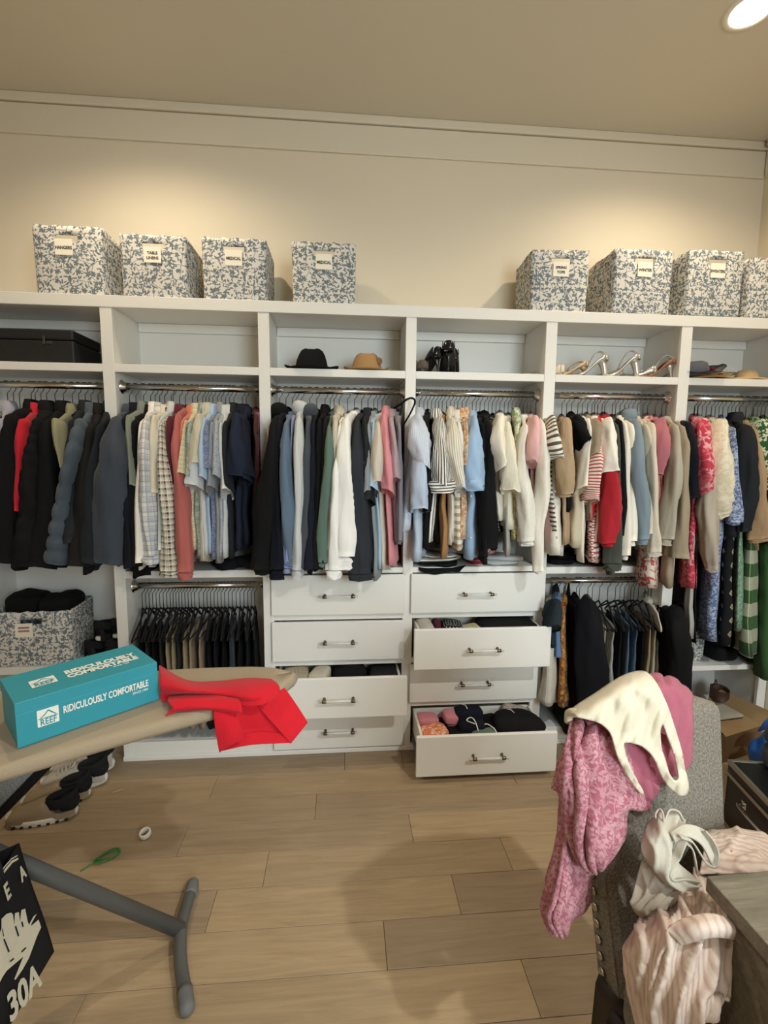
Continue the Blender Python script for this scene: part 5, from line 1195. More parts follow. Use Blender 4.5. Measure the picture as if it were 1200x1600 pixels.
boot((1.98, 2.60, 0.001), math.radians(200), 'tan brown ankle boot left of its pair under the low shelf', M_BOOT, .2)
boot((2.05, 2.62, 0.001), math.radians(215), 'tan brown ankle boot right of its pair under the low shelf', M_BOOT, .2)
boot((2.24, 2.58, 0.001), math.radians(250), 'dark brown boot in the right corner under the low shelf', simple('dark_boot_leather', '#43281c', .6), .22)

fold('black_bag', 'softblack', (2.16, 2.52, .4215), (.15, .2, .17), 'soft black bag on the low shelf right of the floral bin', 'bag', .1, 2, 95)
# ================================================================ ironing board and what lies on it
M_COVER = fabric('board_cover', '#a89880', 'heather', '#8f8069', bump=.2); M_GREYMET = simple('grey_painted_steel', '#5b5c5a', .45, .2); M_FOOTCAP = simple('grey_foot_cap', '#6a6b69', .7)
BZ = .90
ib = empty('ironing_board', (-.75, 1.2, 0), label='ironing board with beige cover and grey tube legs, on the left', cat='ironing board')
ibo = np.array([-.75, 1.2, 0])
near = [(-1.50, .615), (-1.2, .755), (-.95, .885), (-.727, 1.006), (-.55, 1.112), (-.348, 1.222), (-.25, 1.290), (-.185, 1.345), (-.152, 1.40)]
far = [(-1.55, 1.13), (-1.32, 1.235), (-1.10, 1.335), (-.90, 1.405), (-.72, 1.45), (-.53, 1.478), (-.34, 1.485), (-.24, 1.475), (-.175, 1.445)]
A_ = spline([(x, y, 0) for x, y in near], 40); B_ = spline([(x, y, 0) for x, y in far], 40)
ringp = np.vstack([A_, [[-.146, 1.425, 0]], B_[::-1]])
cen = ringp.mean(0)
def rr(k, z):
    q = ringp.copy(); c_ = np.where(True, 0, 0)
    # inset towards the centre line
    mid_ = np.vstack([(A_+B_)/2, [[-.19, 1.41, 0]], ((A_+B_)/2)[::-1]])
    v = mid_-q; ln = np.linalg.norm(v, axis=1)[:, None]+1e-6
    q = q+v/ln*np.minimum(k, ln*.95); q[:, 2] = z; return q-ibo
loft('board', [rr(.03, BZ-.036), rr(.004, BZ-.034), rr(-.001, BZ-.024), rr(.000, BZ-.010), rr(.006, BZ-.002), rr(.018, BZ), rr(.06, BZ+.001), rr(.16, BZ+.0005)], M_COVER, ib, True, True, True)
def tb(name, P, r, mat, par, **k): return tube(name, np.array(P)-ibo, r, mat, par, **k)
e1 = np.array([-1.275, 1.125, .85]); p0 = np.array([-.529, 1.433, .034])
lg = tb('leg', [p0, p0+(e1-p0)*.5, e1], .0225, M_GREYMET, ib, n=16)
ft = tb('leg_foot', [(-.545, 1.60, .022), (-.54, 1.52, .030), p0, (-.50, 1.34, .030), (-.455, 1.245, .024)], .0195, M_GREYMET, ib, n=14, res=24)
tb('foot_cap', [(-.551, 1.632, .019), (-.549, 1.62, .021), (-.541, 1.565, .026)], [.006, .0215, .022], M_FOOTCAP, ft, n=14, res=10)
tb('foot_cap', [(-.434, 1.198, .02), (-.44, 1.212, .021), (-.463, 1.262, .025)], [.006, .022, .022], M_FOOTCAP, ft, n=14, res=10)
p1 = np.array([-1.75, .80, .034]); e2 = np.array([-1.06, 1.12, .855])
tb('leg', [p1, (p1+e2)/2+np.array([0, .05, 0]), e2], .015, M_GREYMET, ib, n=12)
tb('leg_foot', [(-1.84, 1.0, .022), p1, (-1.66, .6, .022)], .017, M_GREYMET, ib, n=12, res=14)
tb('leg_bracket', [(-1.35, 1.08, .858), (-.8, 1.25, .858)], .008, M_GREYMET, ib, n=8)
# shoe box
M_TEAL = simple('teal_card', '#2c8f9e', .55); M_TEALT = M_TEAL; M_WPRINT = simple('white_print', '#e8e6dc', .7)
bx = empty('shoe_box', (-.73, 1.066, BZ+.002), math.atan2(1.273-1.066, -.502+.73), 'teal shoe box with white lettering lying on the ironing board', 'shoe box')
BL, BWd, BH = .308, .176, .108
boxes('box_body', [(0.002, BL-.002, .002, BWd-.002, 0, BH-.03)], M_TEAL, bx, .0015)
lid = boxes('lid', [(0, BL, 0, BWd, BH-.0295, BH), (0, BL, -.0008, 0.0018, .003, BH-.028), (BL-.0018, BL+.0008, 0, BWd, .003, BH-.028)], M_TEAL, bx, .0015)
def reef(parent, loc, xd, yd, w, h, zsc=1.):
    """white plate with the mountain line and REEF in teal"""
    x = Vector(xd).normalized(); y = Vector(yd).normalized(); n_ = x.cross(y)
    def P(a, b, c=0): return Vector(loc)+x*a+y*b+n_*c
    def quad(name, poly, mat, c): return mk(name, [P(a, b, c) for a, b in poly], [tuple(range(len(poly)))], mat, parent, [(a, b) for a, b in poly], False)
    quad('logo_plate', [(-w/2, -h/2), (w/2, -h/2), (w/2, h/2), (-w/2, h/2)], M_WPRINT, .0004)
    a = w*.40; t_ = h*.07
    quad('logo_mountain', [(-a, h*.02), (-w*.16, h*.20), (-w*.02, h*.40), (w*.06, h*.40), (w*.2, h*.24), (a, h*.02), (a*.82, h*.02), (w*.17, h*.17), (w*.04, h*.31), (-w*.01, h*.31), (-w*.12, h*.15), (-a*.78, h*.02)], M_TEAL, .0008)
    quad('logo_line', [(-w*.46, -h*.05), (w*.46, -h*.05), (w*.46, -h*.005), (-w*.46, -h*.005)], M_TEAL, .0008)
    text('logo_lettering', 'REEF', h*.52, M_TEAL, parent, P(0, -h*.27, .0009), x, y, bold=.02, ext=.0002, sx=w/(h*.52)*.36, spacing=1.05)
fy = -.0016
reef(lid, (.060, fy, .056), (1, 0, 0), (0, 0, 1), .042, .040)
text('lettering', 'RIDICULOUSLY COMFORTABLE', .0245, M_WPRINT, lid, (.186, fy-.0006, .0585), (1, 0, 0), (0, 0, 1), bold=.025, ext=.0002, width=.192)
text('lettering', 'SINCE 1984', .0085, M_WPRINT, lid, (.262, fy-.0006, .0425), (1, 0, 0), (0, 0, 1), bold=.01, ext=.0002, sx=.9)
tz = BH+.0006
reef(lid, (.070, .080, tz), (1, 0, 0), (0, 1, 0), .052, .046)
text('lettering', 'RIDICULOUSLY', .031, M_WPRINT, lid, (.200, .096, tz+.0006), (1, 0, 0), (0, 1, 0), bold=.05, ext=.0002, width=.165)
text('lettering', 'COMFORTABLE', .031, M_WPRINT, lid, (.200, .067, tz+.0006), (1, 0, 0), (0, 1, 0), bold=.05, ext=.0002, width=.165)
text('lettering', 'SINCE 1984', .0085, M_WPRINT, lid, (.235, .047, tz+.0006), (1, 0, 0), (0, 1, 0), bold=.01, ext=.0002, sx=.9)
# red cloth over the board tip
M_RED = fabric('red_cloth', '#c81626', rough=.85, bump=.15)
zt = BZ+.006
def tz_(u, v, dz=0.): q = at(u, v, Z=BZ+.004+dz); return tuple(q)
def cyl(u, v, Y): return tuple(at(u, v, Y=Y))
rc = empty('red_cloth', tz_(330, 1090), label='bright red cloth draped over the tip of the ironing board', cat='cloth')
rco = np.array(rc.location)
def rsheet(G, **k): return sheet('cloth_fold', np.array([[np.array(p)-rco for p in r] for r in G]), M_RED, rc, **k)
# roll from the box to the tip
rsheet([[tz_(248, 1040, .02), tz_(290, 1062, .02), tz_(340, 1064, .014), tz_(390, 1060, .022), tz_(424, 1061, .026)],
        [tz_(249, 1052, .055), tz_(292, 1070, .045), tz_(345, 1072, .035), tz_(395, 1070, .036), tz_(434, 1068, .030)],
        [tz_(250, 1072, .045), tz_(295, 1080, .045), tz_(350, 1083, .03), tz_(392, 1088, .03), tz_(437, 1078, .018)],
        [tz_(251, 1088, .010), tz_(290, 1084, .016), tz_(350, 1090, .016), tz_(390, 1096, .014), tz_(424, 1094, .012)],
        [tz_(253, 1096, .002), tz_(290, 1090, .004), tz_(345, 1098, .004), tz_(385, 1103, .004), tz_(410, 1102, .004)]], nu=44, nv=30, amp=.0026, freq=34, thick=.003)
# right panel hanging off the tip, its corner pointing right
rsheet([[cyl(403, 1104, 1.262), cyl(420, 1085, 1.31), cyl(438, 1067, 1.37)], [cyl(416, 1119, 1.256), cyl(434, 1101, 1.30), cyl(453, 1087, 1.338)], [cyl(434, 1139, 1.252), cyl(451, 1122, 1.285), cyl(468, 1109, 1.312)], [cyl(454, 1162, 1.25), cyl(468, 1145, 1.272), cyl(481, 1129, 1.293)]], nu=26, nv=34, amp=.0015, freq=30, thick=.003)
# roll end lying at the near edge
rsheet([[tz_(263, 1088, .008), tz_(295, 1083, .020), tz_(330, 1084, .024), tz_(372, 1092, .022)], [tz_(262, 1096, .022), tz_(296, 1092, .028), tz_(331, 1094, .024), tz_(376, 1098, .018)],
        [tz_(270, 1107, .014), tz_(300, 1105, .016), tz_(333, 1106, .012), tz_(378, 1108, .006)], [tz_(262, 1113, .004), tz_(300, 1108, .006), tz_(333, 1109, .004), tz_(378, 1112, .001)], [tz_(259, 1118, .001), tz_(276, 1112, .002), tz_(322, 1110, .001), tz_(375, 1113, -.004)]], nu=34, nv=22, amp=.002, freq=34, thick=.003)
# front flap over the near edge
rsheet([[cyl(322, 1093, 1.235), cyl(345, 1096, 1.24), cyl(366, 1102, 1.24)], [cyl(332, 1107, 1.212), cyl(352, 1108, 1.215), cyl(370, 1110, 1.222)], [cyl(335, 1128, 1.198), cyl(354, 1128, 1.198), cyl(374, 1126, 1.212)],
        [cyl(339, 1152, 1.194), cyl(357, 1146, 1.192), cyl(378, 1140, 1.206)], [cyl(343, 1175, 1.194), cyl(362, 1163, 1.192), cyl(383, 1153, 1.204)]], nu=22, nv=30, amp=.0012, freq=30, thick=.003)
# shaded panel between them and the back hem
rsheet([[cyl(362, 1100, 1.235), cyl(385, 1102, 1.25), cyl(425, 1094, 1.29)], [cyl(368, 1122, 1.232), cyl(392, 1122, 1.252), cyl(428, 1118, 1.278)], [cyl(372, 1144, 1.228), cyl(398, 1140, 1.255), cyl(438, 1138, 1.270)], [cyl(376, 1154, 1.222), cyl(402, 1150, 1.245), cyl(452, 1158, 1.258)]], nu=22, nv=22, amp=.004, freq=44, thick=.003)
rsheet([[cyl(380, 1148, 1.232), cyl(405, 1143, 1.25), cyl(444, 1146, 1.262)], [cyl(362, 1161, 1.222), cyl(398, 1154, 1.238), cyl(450, 1154, 1.256)], [cyl(344, 1174, 1.206), cyl(392, 1164, 1.226), cyl(454, 1161, 1.252)]], nu=24, nv=14, amp=.002, freq=40, thick=.003)
# ================================================================ tote bag, felt bag
M_TOTE = fabric('black_canvas', '#1b1a1c', bump=.3); M_TPRINT = simple('cream_print', '#cfc8b2', .85)
T_ = at(28, 1318, Y=1.20); Bq = at(83, 1487, Y=1.17); zb = Bq[2]
dirn = at(15, 1600, Z=zb)-Bq; dirn /= np.linalg.norm(dirn)
tt_ = at(-5, 1373, Z=T_[2])-T_; tt_ /= np.linalg.norm(tt_)
WB = .36
tote = empty('tote_bag', tuple(Bq), label='black canvas tote bag with a cream hand print, at the lower left', cat='bag')
def tp(a, b, c=0.):        # a: 0 far edge .. 1 near edge ; b: 0 bottom .. 1 top ; c outwards
    lo = Bq+dirn*WB*a; hi = T_+tt_*WB*a; p = lo+(hi-lo)*b
    n_ = np.cross(Bq-T_, dirn); n_ /= np.linalg.norm(n_); n_ *= np.sign(n_@(CAM-Bq))
    bul = .003*math.sin(math.pi*min(1, max(0, a)))*math.sin(math.pi*min(1, max(0, b)))
    return p+n_*(c+bul)-Bq
G = [[tp(a, b) for a in (0, .25, .5, .75, 1)] for b in (1.0, .75, .5, .25, 0)]
sheet('front_panel', G, M_TOTE, tote, 24, 24, .004, .002, 20)
G2_ = [[tp(a, b, -.11-.03*b*0) for a in (0, .25, .5, .75, 1)] for b in (1.0, .75, .5, .25, 0)]
sheet('back_panel', G2_, M_TOTE, tote, 16, 16, .004, .002, 20)
for nm, a in (('side_gusset', 0), ('side_gusset', 1)):
    sheet(nm, [[tp(a, b, 0), tp(a, b, -.055)+np.array([0, -.012*(1 if a == 0 else -1), 0]), tp(a, b, -.11)] for b in (1, .6, .3, 0)], M_TOTE, tote, 8, 14, .003, .001)
sheet('bottom_panel', [[tp(a, 0, 0), tp(a, 0, -.055), tp(a, 0, -.11)] for a in (0, .5, 1)], M_TOTE, tote, 8, 10, .003, 0)
for k, cc in enumerate((0, -.11)):
    tube('strap', [tp(.28, .97, cc+.004), tp(.30, 1.25, cc), tp(.42, 1.75, cc-.02), tp(.58, 1.8, cc-.02), tp(.70, 1.25, cc), tp(.72, .97, cc+.004)], .012, M_TOTE, tote, 8, 30, flat=.25)
def tprint(name, poly, c=.0042):
    V = [tp(a, b, c) for a, b in poly]; return mk(name, V, [tuple(range(len(V)))], M_TPRINT, tote, [(a, b) for a, b in poly], False)
def ppx(u, v):
    """pixel -> (a, b) on the tote's flat front"""
    P = []
    best = None
    d = ray(u, v)
    lo0, hi0 = Bq, T_
    # solve by small Newton on the bilinear patch
    a, b = .3, .5
    for _ in range(30):
        def f(a, b): return np.array(pr(tp(a, b, .004)+Bq))-np.array([u, v])
        r0 = f(a, b); J = np.stack([(f(a+1e-4, b)-r0)/1e-4, (f(a, b+1e-4)-r0)/1e-4], 1)
        s_ = np.linalg.lstsq(J, -r0, rcond=None)[0]; a += s_[0]; b += s_[1]
    return a, b
hand = [(2, 1450), (2, 1436), (10, 1428), (17, 1426), (20, 1429), (22, 1446), (23, 1427), (29, 1425), (31, 1440), (33, 1422), (39, 1420), (43, 1440), (45, 1445), (52, 1432), (57, 1428), (49, 1443), (48, 1447), (60, 1437), (64, 1449), (58, 1462), (52, 1478), (45, 1497), (35, 1515), (24, 1531), (22, 1530), (30, 1510), (36, 1495), (24, 1505), (10, 1517), (4, 1526), (-6, 1545), (-12, 1520), (-8, 1480)]
import mathutils
def tess(poly, name, c=.0045, mat=None, parent=None):
    ab = [ppx(u, v) for u, v in poly]
    tri = mathutils.geometry.tessellate_polygon([[Vector((a, b, 0)) for a, b in ab]])
    V = [tp(a, b, c) for a, b in ab]
    return mk(name, V, tri, mat or M_TPRINT, tote, [(ab[i][0], ab[i][1]) for t3 in tri for i in t3], False)
tess(hand, 'hand_print')
for q in ([(2, 1452), (4, 1464), (5, 1463), (3, 1451)], [(4, 1468), (12, 1489), (14, 1487), (6, 1467)], [(22, 1448), (27, 1464), (29, 1462), (24, 1447)], [(32, 1441), (34, 1449), (36, 1448), (34, 1440)], [(32, 1487), (39, 1480), (40, 1482), (33, 1489)], [(14, 1502), (20, 1497), (21, 1499), (15, 1504)]):
    tess(q, 'hand_crease', .006, M_TOTE)
tess([(-2, 1372), (8, 1357), (18, 1345), (28, 1340), (28.5, 1343), (19, 1348.5), (9, 1361), (-2, 1377)], 'print_line')
tess([(-2, 1365), (8, 1352), (18, 1341), (27, 1336), (27, 1337.5), (18, 1343), (8, 1354.5), (-2, 1368)], 'print_line')
ea = ppx(10, 1395); x1_ = tp(*ppx(16, 1388), .004)-tp(*ppx(4, 1402), .004); y1_ = tp(*ppx(5, 1388), .004)-tp(*ppx(10, 1403), .004)
def ttext(body, u, v, du, dv, size, sx):
    c_ = tp(*ppx(u, v), .010); xd = tp(*ppx(u+du, v+dv), .006)-c_; yd = np.cross(np.cross(xd, np.array([0, 0, 1.])), xd); up_ = T_-Bq
    up_ = up_-xd*(up_@xd)/(xd@xd)
    text('lettering', body, size, M_TPRINT, tote, tuple(c_), tuple(xd), tuple(up_), bold=.03, ext=.0004, sx=sx)
ttext('30A', 35, 1551, 20, -22, .075, .95)
ttext('E', 8, 1395, 10, -12, .05, .9)
ttext('A', 32, 1366, 10, -12, .045, .9)
# grey felt bag with black binding under the board
M_FELTG = fabric('grey_felt', '#b4bcc1', 'tweed', '#6c767d', bump=.5)
fb = empty('felt_bag', (-1.25, 1.66, 0), label='grey felt bag with black binding leaning under the ironing board', cat='bag')
fo = np.array([-1.25, 1.66, 0])
q0 = at(97, 1180, Y=1.62); q1 = at(-45, 1325, Y=1.76); q0 = q0+(q0-q1)*.12
back = np.array([-.42, -.03, -.02])
def fpt(a, b, c=0.): 
    p = q1+(q0-q1)*a+back*b; return p+np.array([.25, -.9, .0])*c-fo
sheet('side_panel', [[fpt(a, b, .0) for b in (1, .6, .3, .07)] for a in (1, .66, .33, 0)], M_FELTG, fb, 14, 18, .006, .003, 14)
sheet('side_panel', [[fpt(a, b, -.10) for b in (1, .6, .3, .07)] for a in (1, .66, .33, 0)], M_FELTG, fb, 14, 18, .006, .003, 14)
sheet('binding', [[fpt(a, b, .006) for b in (.10, .05, 0)] for a in (1, .66, .33, 0)], M_TOTE, fb, 6, 18, .012, .001, 14)
sheet('gusset', [[fpt(a, 0, c) for c in (.004, -.05, -.104)] for a in (1, .66, .33, 0)], M_TOTE, fb, 6, 18, .006, .001, 14)
# small things on the floor
q = at(228, 1307, Z=0)
rg = lathe('tape_ring', [(.0165, 0), (.0215, 0), (.0225, .004), (.0225, .017), (.0215, .020), (.0165, .020), (.0155, .016), (.0155, .004), (.0165, 0)], simple('white_tape', '#d8d2c4', .6), None, 28, (q[0], q[1], .0005), caps=False)
rg.rotation_euler = (math.radians(14), math.radians(-6), 0); rg.location.z = .007
tag(rg, 'small white ring of tape on the floorboards', 'tape')
M_GRIB = simple('green_ribbon', '#1f7a36', .35)
q = at(165, 1341, Z=0)
gr = empty('green_ribbon', (q[0], q[1], .001), math.radians(35), 'curl of shiny green ribbon on the floorboards', 'ribbon')
tube('loop', [(.05*math.cos(a)*.9+.005, .021*math.sin(a), .005+.004*math.sin(a*2)) for a in np.linspace(-2.8, 2.8, 20)], .0035, M_GRIB, gr, 6, 30)
tube('loop', [(.035*math.cos(a)+.008, .014*math.sin(a), .011+.004*math.cos(a)) for a in np.linspace(0, 6.0, 20)], .0022, M_GRIB, gr, 6, 26)
tube('tail', [(-.03, 0, .006), (-.06, -.006, .004), (-.085, -.010, .002)], .0025, M_GRIB, gr, 6, 12)
q = at(212, 1187, Z=0)
tag(boxes('paper_tag', [(q[0]-.022, q[0]+.022, q[1]-.012, q[1]+.012, .0005, .003)], M_PAPER, None, .0005), 'small white card lying at the foot of the closet', 'card')
q = at(184, 1237, Z=0)
tag(tube('lint_scrap', [(q[0]-.02, q[1]-.01, .003), (q[0], q[1], .004), (q[0]+.02, q[1]+.012, .003)], .003, simple('lint', '#b5a58c', .9), None, 6, 8), 'tiny scrap of lint on the floor near the shoes', 'lint')
# ================================================================ chair with clothes
M_UPH = fabric('grey_upholstery', '#8d867a', 'tweed', '#5b554b', bump=.5); M_DKWOOD = simple('dark_walnut', '#2a2019', .5, bump=.2, bscale=40); M_NAIL = simple('nickel_nail', '#b5ada0', .3, 1.0)
ca = np.array([.966, .259, 0]); cn = np.array([.259, -.966, 0])
ch = empty('dining_chair', (.62, .98, 0), label='grey upholstered dining chair with nailhead trim and clothes over its back', cat='chair')
cho = np.array([.62, .98, 0])
L0, R0 = np.array([.605, .985, .335]), np.array([.945, 1.076, .335])
L1, R1 = np.array([.535, 1.030, .93]), np.array([.945, 1.140, .93])
TK = .088
def cb(s, t, d=0.):
    """chair back: s 0 left..1 right, t 0 bottom..1 top, d 0 rear..1 front face"""
    lo = L0+(R0-L0)*s; hi = L1+(R1-L1)*s+np.array([0, 0, .055*math.sin(math.pi*s)])
    tk = TK*(1-.25*t)
    bow = .015*math.sin(math.pi*s)
    return lo+(hi-lo)*t+cn*(tk*d+bow*(d > .5))
ss_ = [0, .01, .04, .2, .4, .6, .8, .96, .99, 1.0]
rings = []
def crv(t):
    front = [cb(s, t, 1-.15*(abs(s-.5) > .48)) for s in ss_]; rear = [cb(s, t, 0+.15*(abs(s-.5) > .48)) for s in ss_[::-1]]
    return [p-cho for p in front+rear]
for t in (0, .02, .15, .3, .45, .6, .75, .88, .96): rings.append(crv(t))
def shrink(k, t): 
    r_ = np.array(crv(t)); m0 = np.array([(cb(s, t, .5)-cho) for s in ss_]+[(cb(s, t, .5)-cho) for s in ss_[::-1]]); return m0+(r_-m0)*k
rings += [shrink(.93, .985), shrink(.75, 1.0), shrink(.35, 1.008), shrink(.02, 1.01)]
back_o = loft('backrest', rings, M_UPH, ch, True, True, True, sharp=32)
for k in range(15):
    t = .03+.93*k/14; p = cb(0, t, .36)-cho-ca*.001
    lathe('nailhead', [(.0105, 0), (.009, -.005), (.004, -.0085), (.0005, -.009)], M_NAIL, back_o, 10, tuple(p), 'x')
sd_ = cn; sx_ = ca
def seatp(s, d, z): return L0+(R0-L0)*.5+ca*(s-.5)*.46+cn*(TK+d)+np.array([0, 0, z-.335])-cho
prof = []
for k, z in ((.97, .345), (1., .36), (1.0, .42), (.985, .455), (.93, .472), (.6, .485), (.05, .488)):
    r_ = []
    for a in np.linspace(0, 2*np.pi, 40, endpoint=False):
        sx = .5+.5*k*np.sign(math.cos(a))*abs(math.cos(a))**.35; dd = .21+.21*k*np.sign(math.sin(a))*abs(math.sin(a))**.35
        r_.append(seatp(sx, dd, z))
    prof.append(r_)
loft('seat', prof, M_UPH, ch, True, True, True)
for s, d, rear in ((.06, .03, 1), (.94, .03, 1), (.05, .38, 0), (.95, .38, 0)):
    p = seatp(s, d-(.115 if rear else 0), .35)
    q_ = p+(-cn*.05 if rear else 0)
    if rear: p = (L0 if s < .5 else R0)-cho+cn*.045+ca*(.024 if s < .5 else -.024); q_ = p-cn*.03
    tube('leg', [p+np.array([0, 0, .0]), (p*.5+q_*.5)*np.array([1, 1, 0])+np.array([0, 0, .17]), np.array([q_[0], q_[1], .002])], [.052, .044, .030] if rear else [.03, .027, .02], M_DKWOOD, ch, 4, 8)
rail = [seatp(.03, .01, .33), seatp(.03, .40, .33)]
tube('seat_rail', rail, .02, M_DKWOOD, ch, 4, 4)
def face(u, v, off=.0, d=1.):
    """point on the chair back's front plane seen at pixel (u, v), lifted off towards the viewer"""
    P0 = cb(.5, .5, d); n_ = np.cross(cb(1, .5, d)-cb(0, .5, d), cb(.5, 1, d)-cb(.5, 0, d)); n_ /= np.linalg.norm(n_)
    if n_@(CAM-P0) < 0: n_ = -n_
    P0 = P0+n_*off; r_ = ray(u, v); t = ((P0-CAM)@n_)/(r_@n_); return CAM+r_*t
M_LACE = fabric('pink_lace', '#a5626f', 'lacework', '#d2a6ab', '#96525f', k=38, bump=.8); M_PINKT = fabric('pink_top', '#ac6070', 'heather', '#9a5060', bump=.5); M_TANK = fabric('cream_jersey', '#d5cbb4', bump=.35)
pt = empty('pink_lace_top', tuple(face(960, 1150, .02)), label='pink lace top hanging over the chair back', cat='top')
pto = np.array(pt.location)
def psheet(nm, rows, mat, par, po, **k): return sheet(nm, np.array([[np.array(face(*p))-po for p in r] for r in rows]), mat, par, **k)
k_ = dict(nu=34, nv=34, thick=.003)
psheet('back_panel', [[(900, 1112, -.055), (960, 1071, -.055), (1012, 1052, -.055), (1050, 1058, -.055), (1078, 1084, -.055)], [(915, 1128, .0), (965, 1095, .01), (1015, 1075, .012), (1056, 1075, .01), (1083, 1105, .0)],
   [(935, 1160, .012), (970, 1150, .018), (1018, 1120, .02), (1058, 1110, .022), (1086, 1135, .014)], [(955, 1200, .014), (985, 1190, .02), (1020, 1165, .026), (1060, 1150, .02), (1083, 1165, .014)],
   [(985, 1243, .012), (1003, 1238, .016), (1026, 1210, .022), (1058, 1188, .016), (1078, 1190, .010)], [(1008, 1267, .010), (1016, 1262, .012), (1036, 1232, .014), (1058, 1214, .012), (1068, 1205, .008)]], M_PINKT, pt, pto, amp=.003, freq=48, ridge=.011, nr=5, **k_)
psheet('lace_front', [[(893, 1118, -.03), (912, 1111, -.03), (935, 1110, -.02), (958, 1118, .0), (975, 1132, .01)], [(884, 1150, .0), (905, 1146, .02), (932, 1148, .03), (960, 1158, .034), (980, 1172, .024)],
   [(873, 1188, .0), (896, 1186, .035), (928, 1190, .05), (962, 1198, .05), (990, 1210, .03)], [(868, 1222, .0), (892, 1224, .04), (926, 1230, .06), (964, 1238, .055), (1005, 1258, .03)],
   [(878, 1262, .01), (898, 1266, .045), (928, 1272, .066), (958, 1276, .06), (986, 1272, .035)], [(884, 1306, .015), (902, 1312, .045), (926, 1318, .064), (955, 1316, .056), (982, 1306, .035)],
   [(900, 1342, .02), (912, 1346, .04), (928, 1350, .05), (948, 1340, .045), (972, 1322, .035)], [(918, 1364, .02), (923, 1366, .03), (930, 1366, .036), (940, 1360, .035), (952, 1348, .03)]], M_LACE, pt, pto, amp=.004, freq=50, ridge=.022, nr=4, **k_)
psheet('sleeve', [[(872, 1185, -.01), (882, 1188, .0), (893, 1194, .01)], [(863, 1222, -.01), (874, 1226, .004), (888, 1232, .012)], [(861, 1232, -.01), (872, 1238, .0), (884, 1240, .01)]], M_LACE, pt, pto, nu=12, nv=14, thick=.003)
psheet('hanging_tail', [[(873, 1225, -.02), (882, 1228, .0), (892, 1232, .01), (900, 1240, .0)], [(868, 1290, -.03), (880, 1294, .0), (892, 1300, .01), (908, 1310, -.02)], [(858, 1345, -.03), (874, 1350, .004), (890, 1356, .008), (926, 1362, -.05)],
   [(846, 1405, -.03), (866, 1408, .006), (887, 1408, .004), (926, 1400, -.05)], [(845, 1430, -.03), (862, 1438, .006), (887, 1436, .002), (915, 1424, -.05)], [(860, 1462, -.02), (872, 1466, .0), (886, 1466, -.002), (893, 1440, -.03)]], M_LACE, pt, pto, nu=30, nv=34, thick=.003, amp=.003, freq=36, ridge=.014, nr=4)
psheet('ruffle', [[(978, 1205, .03), (990, 1215, .036), (1003, 1235, .03)], [(984, 1235, .036), (996, 1245, .04), (1008, 1258, .03)], [(980, 1262, .03), (994, 1266, .036), (1011, 1266, .024)]], M_LACE, pt, pto, nu=12, nv=12, thick=.003)
# cream tank top on top of it
tk = empty('tank_top', tuple(face(990, 1110, .04)), label='cream ribbed tank top draped across the pink lace top', cat='top')
tko = np.array(tk.location)
def inside(p, poly):
    c = False; n_ = len(poly)
    for i in range(n_):
        (x1, y1), (x2, y2) = poly[i], poly[(i+1) % n_]
        if (y1 > p[1]) != (y2 > p[1]) and p[0] < (x2-x1)*(p[1]-y1)/(y2-y1)+x1: c = not c
    return c
T_OUT = [(888, 1113), (905, 1100), (930, 1084), (952, 1069), (972, 1057), (988, 1051), (1003, 1049), (1014, 1054), (1024, 1066), (1034, 1084), (1044, 1108), (1054, 1138), (1063, 1168), (1070, 1200), (1075, 1226), (1073, 1239), (1066, 1243), (1054, 1238), (1042, 1226), (1031, 1208), (1022, 1186), (1012, 1173), (998, 1164), (978, 1160), (974, 1166), (981, 1190), (992, 1213), (1004, 1236), (1001, 1240), (988, 1224), (973, 1200), (962, 1174), (956, 1150), (946, 1137), (932, 1128), (905, 1121)]
T_ARM = [(1035, 1130), (1041, 1146), (1050, 1170), (1057, 1196), (1060, 1214), (1054, 1219), (1045, 1206), (1037, 1182), (1032, 1158), (1031, 1140)]
ridge = ([885, 905, 930, 952, 972, 988, 1003, 1016, 1030, 1045, 1060, 1080], [1114, 1100, 1084, 1069, 1057, 1051, 1049, 1050, 1052, 1056, 1064, 1086])
def resample(poly, step=2.0):
    out = []
    for i in range(len(poly)):
        a_, b_ = np.array(poly[i], float), np.array(poly[(i+1) % len(poly)], float); k = max(1, int(np.linalg.norm(b_-a_)/step))
        out += [tuple(a_+(b_-a_)*q/k) for q in range(k)]
    return out
def tpt(u, v):
    dv = v-np.interp(u, *ridge)
    off = .046-.085*math.exp(-max(dv, 0)/11.0)+.016*min(1, max(0, (v-1145)/25))*min(1, max(0, (1012-u)/15))
    fold = .0045*math.sin((u*.8-v*.55)*.16+math.sin(v*.05)*1.5)*min(1, max(0, (dv-8)/25))+.003*math.sin((u+v*.35)*.27)*min(1, max(0, (dv-15)/30))
    return np.array(face(u, v, off+fold))
smooth_o = resample([tuple(p) for p in spline(np.array(T_OUT+[T_OUT[0]], float), 150)[:-1]], 3); smooth_h = [tuple(p) for p in spline(np.array(T_ARM+[T_ARM[0]], float), 48)[:-1]]
inner = [(u, v) for v in np.arange(1050, 1245, 3.4) for u in np.arange(886, 1078, 3.4) if inside((u, v), smooth_o) and not inside((u, v), smooth_h)]
inner = [p for p in inner if min((p[0]-q[0])**2+(p[1]-q[1])**2 for q in smooth_o+smooth_h) > 3.2]
allp = [Vector(p) for p in smooth_o+smooth_h+inner]
no, nh = len(smooth_o), len(smooth_h)
edges = [(i, (i+1) % no) for i in range(no)]+[(no+i, no+(i+1) % nh) for i in range(nh)]
cdt = mathutils.geometry.delaunay_2d_cdt(allp, edges, [], 0, 1e-4)
TV = [tuple(tpt(p[0], p[1])-tko) for p in cdt[0]]
TF = []
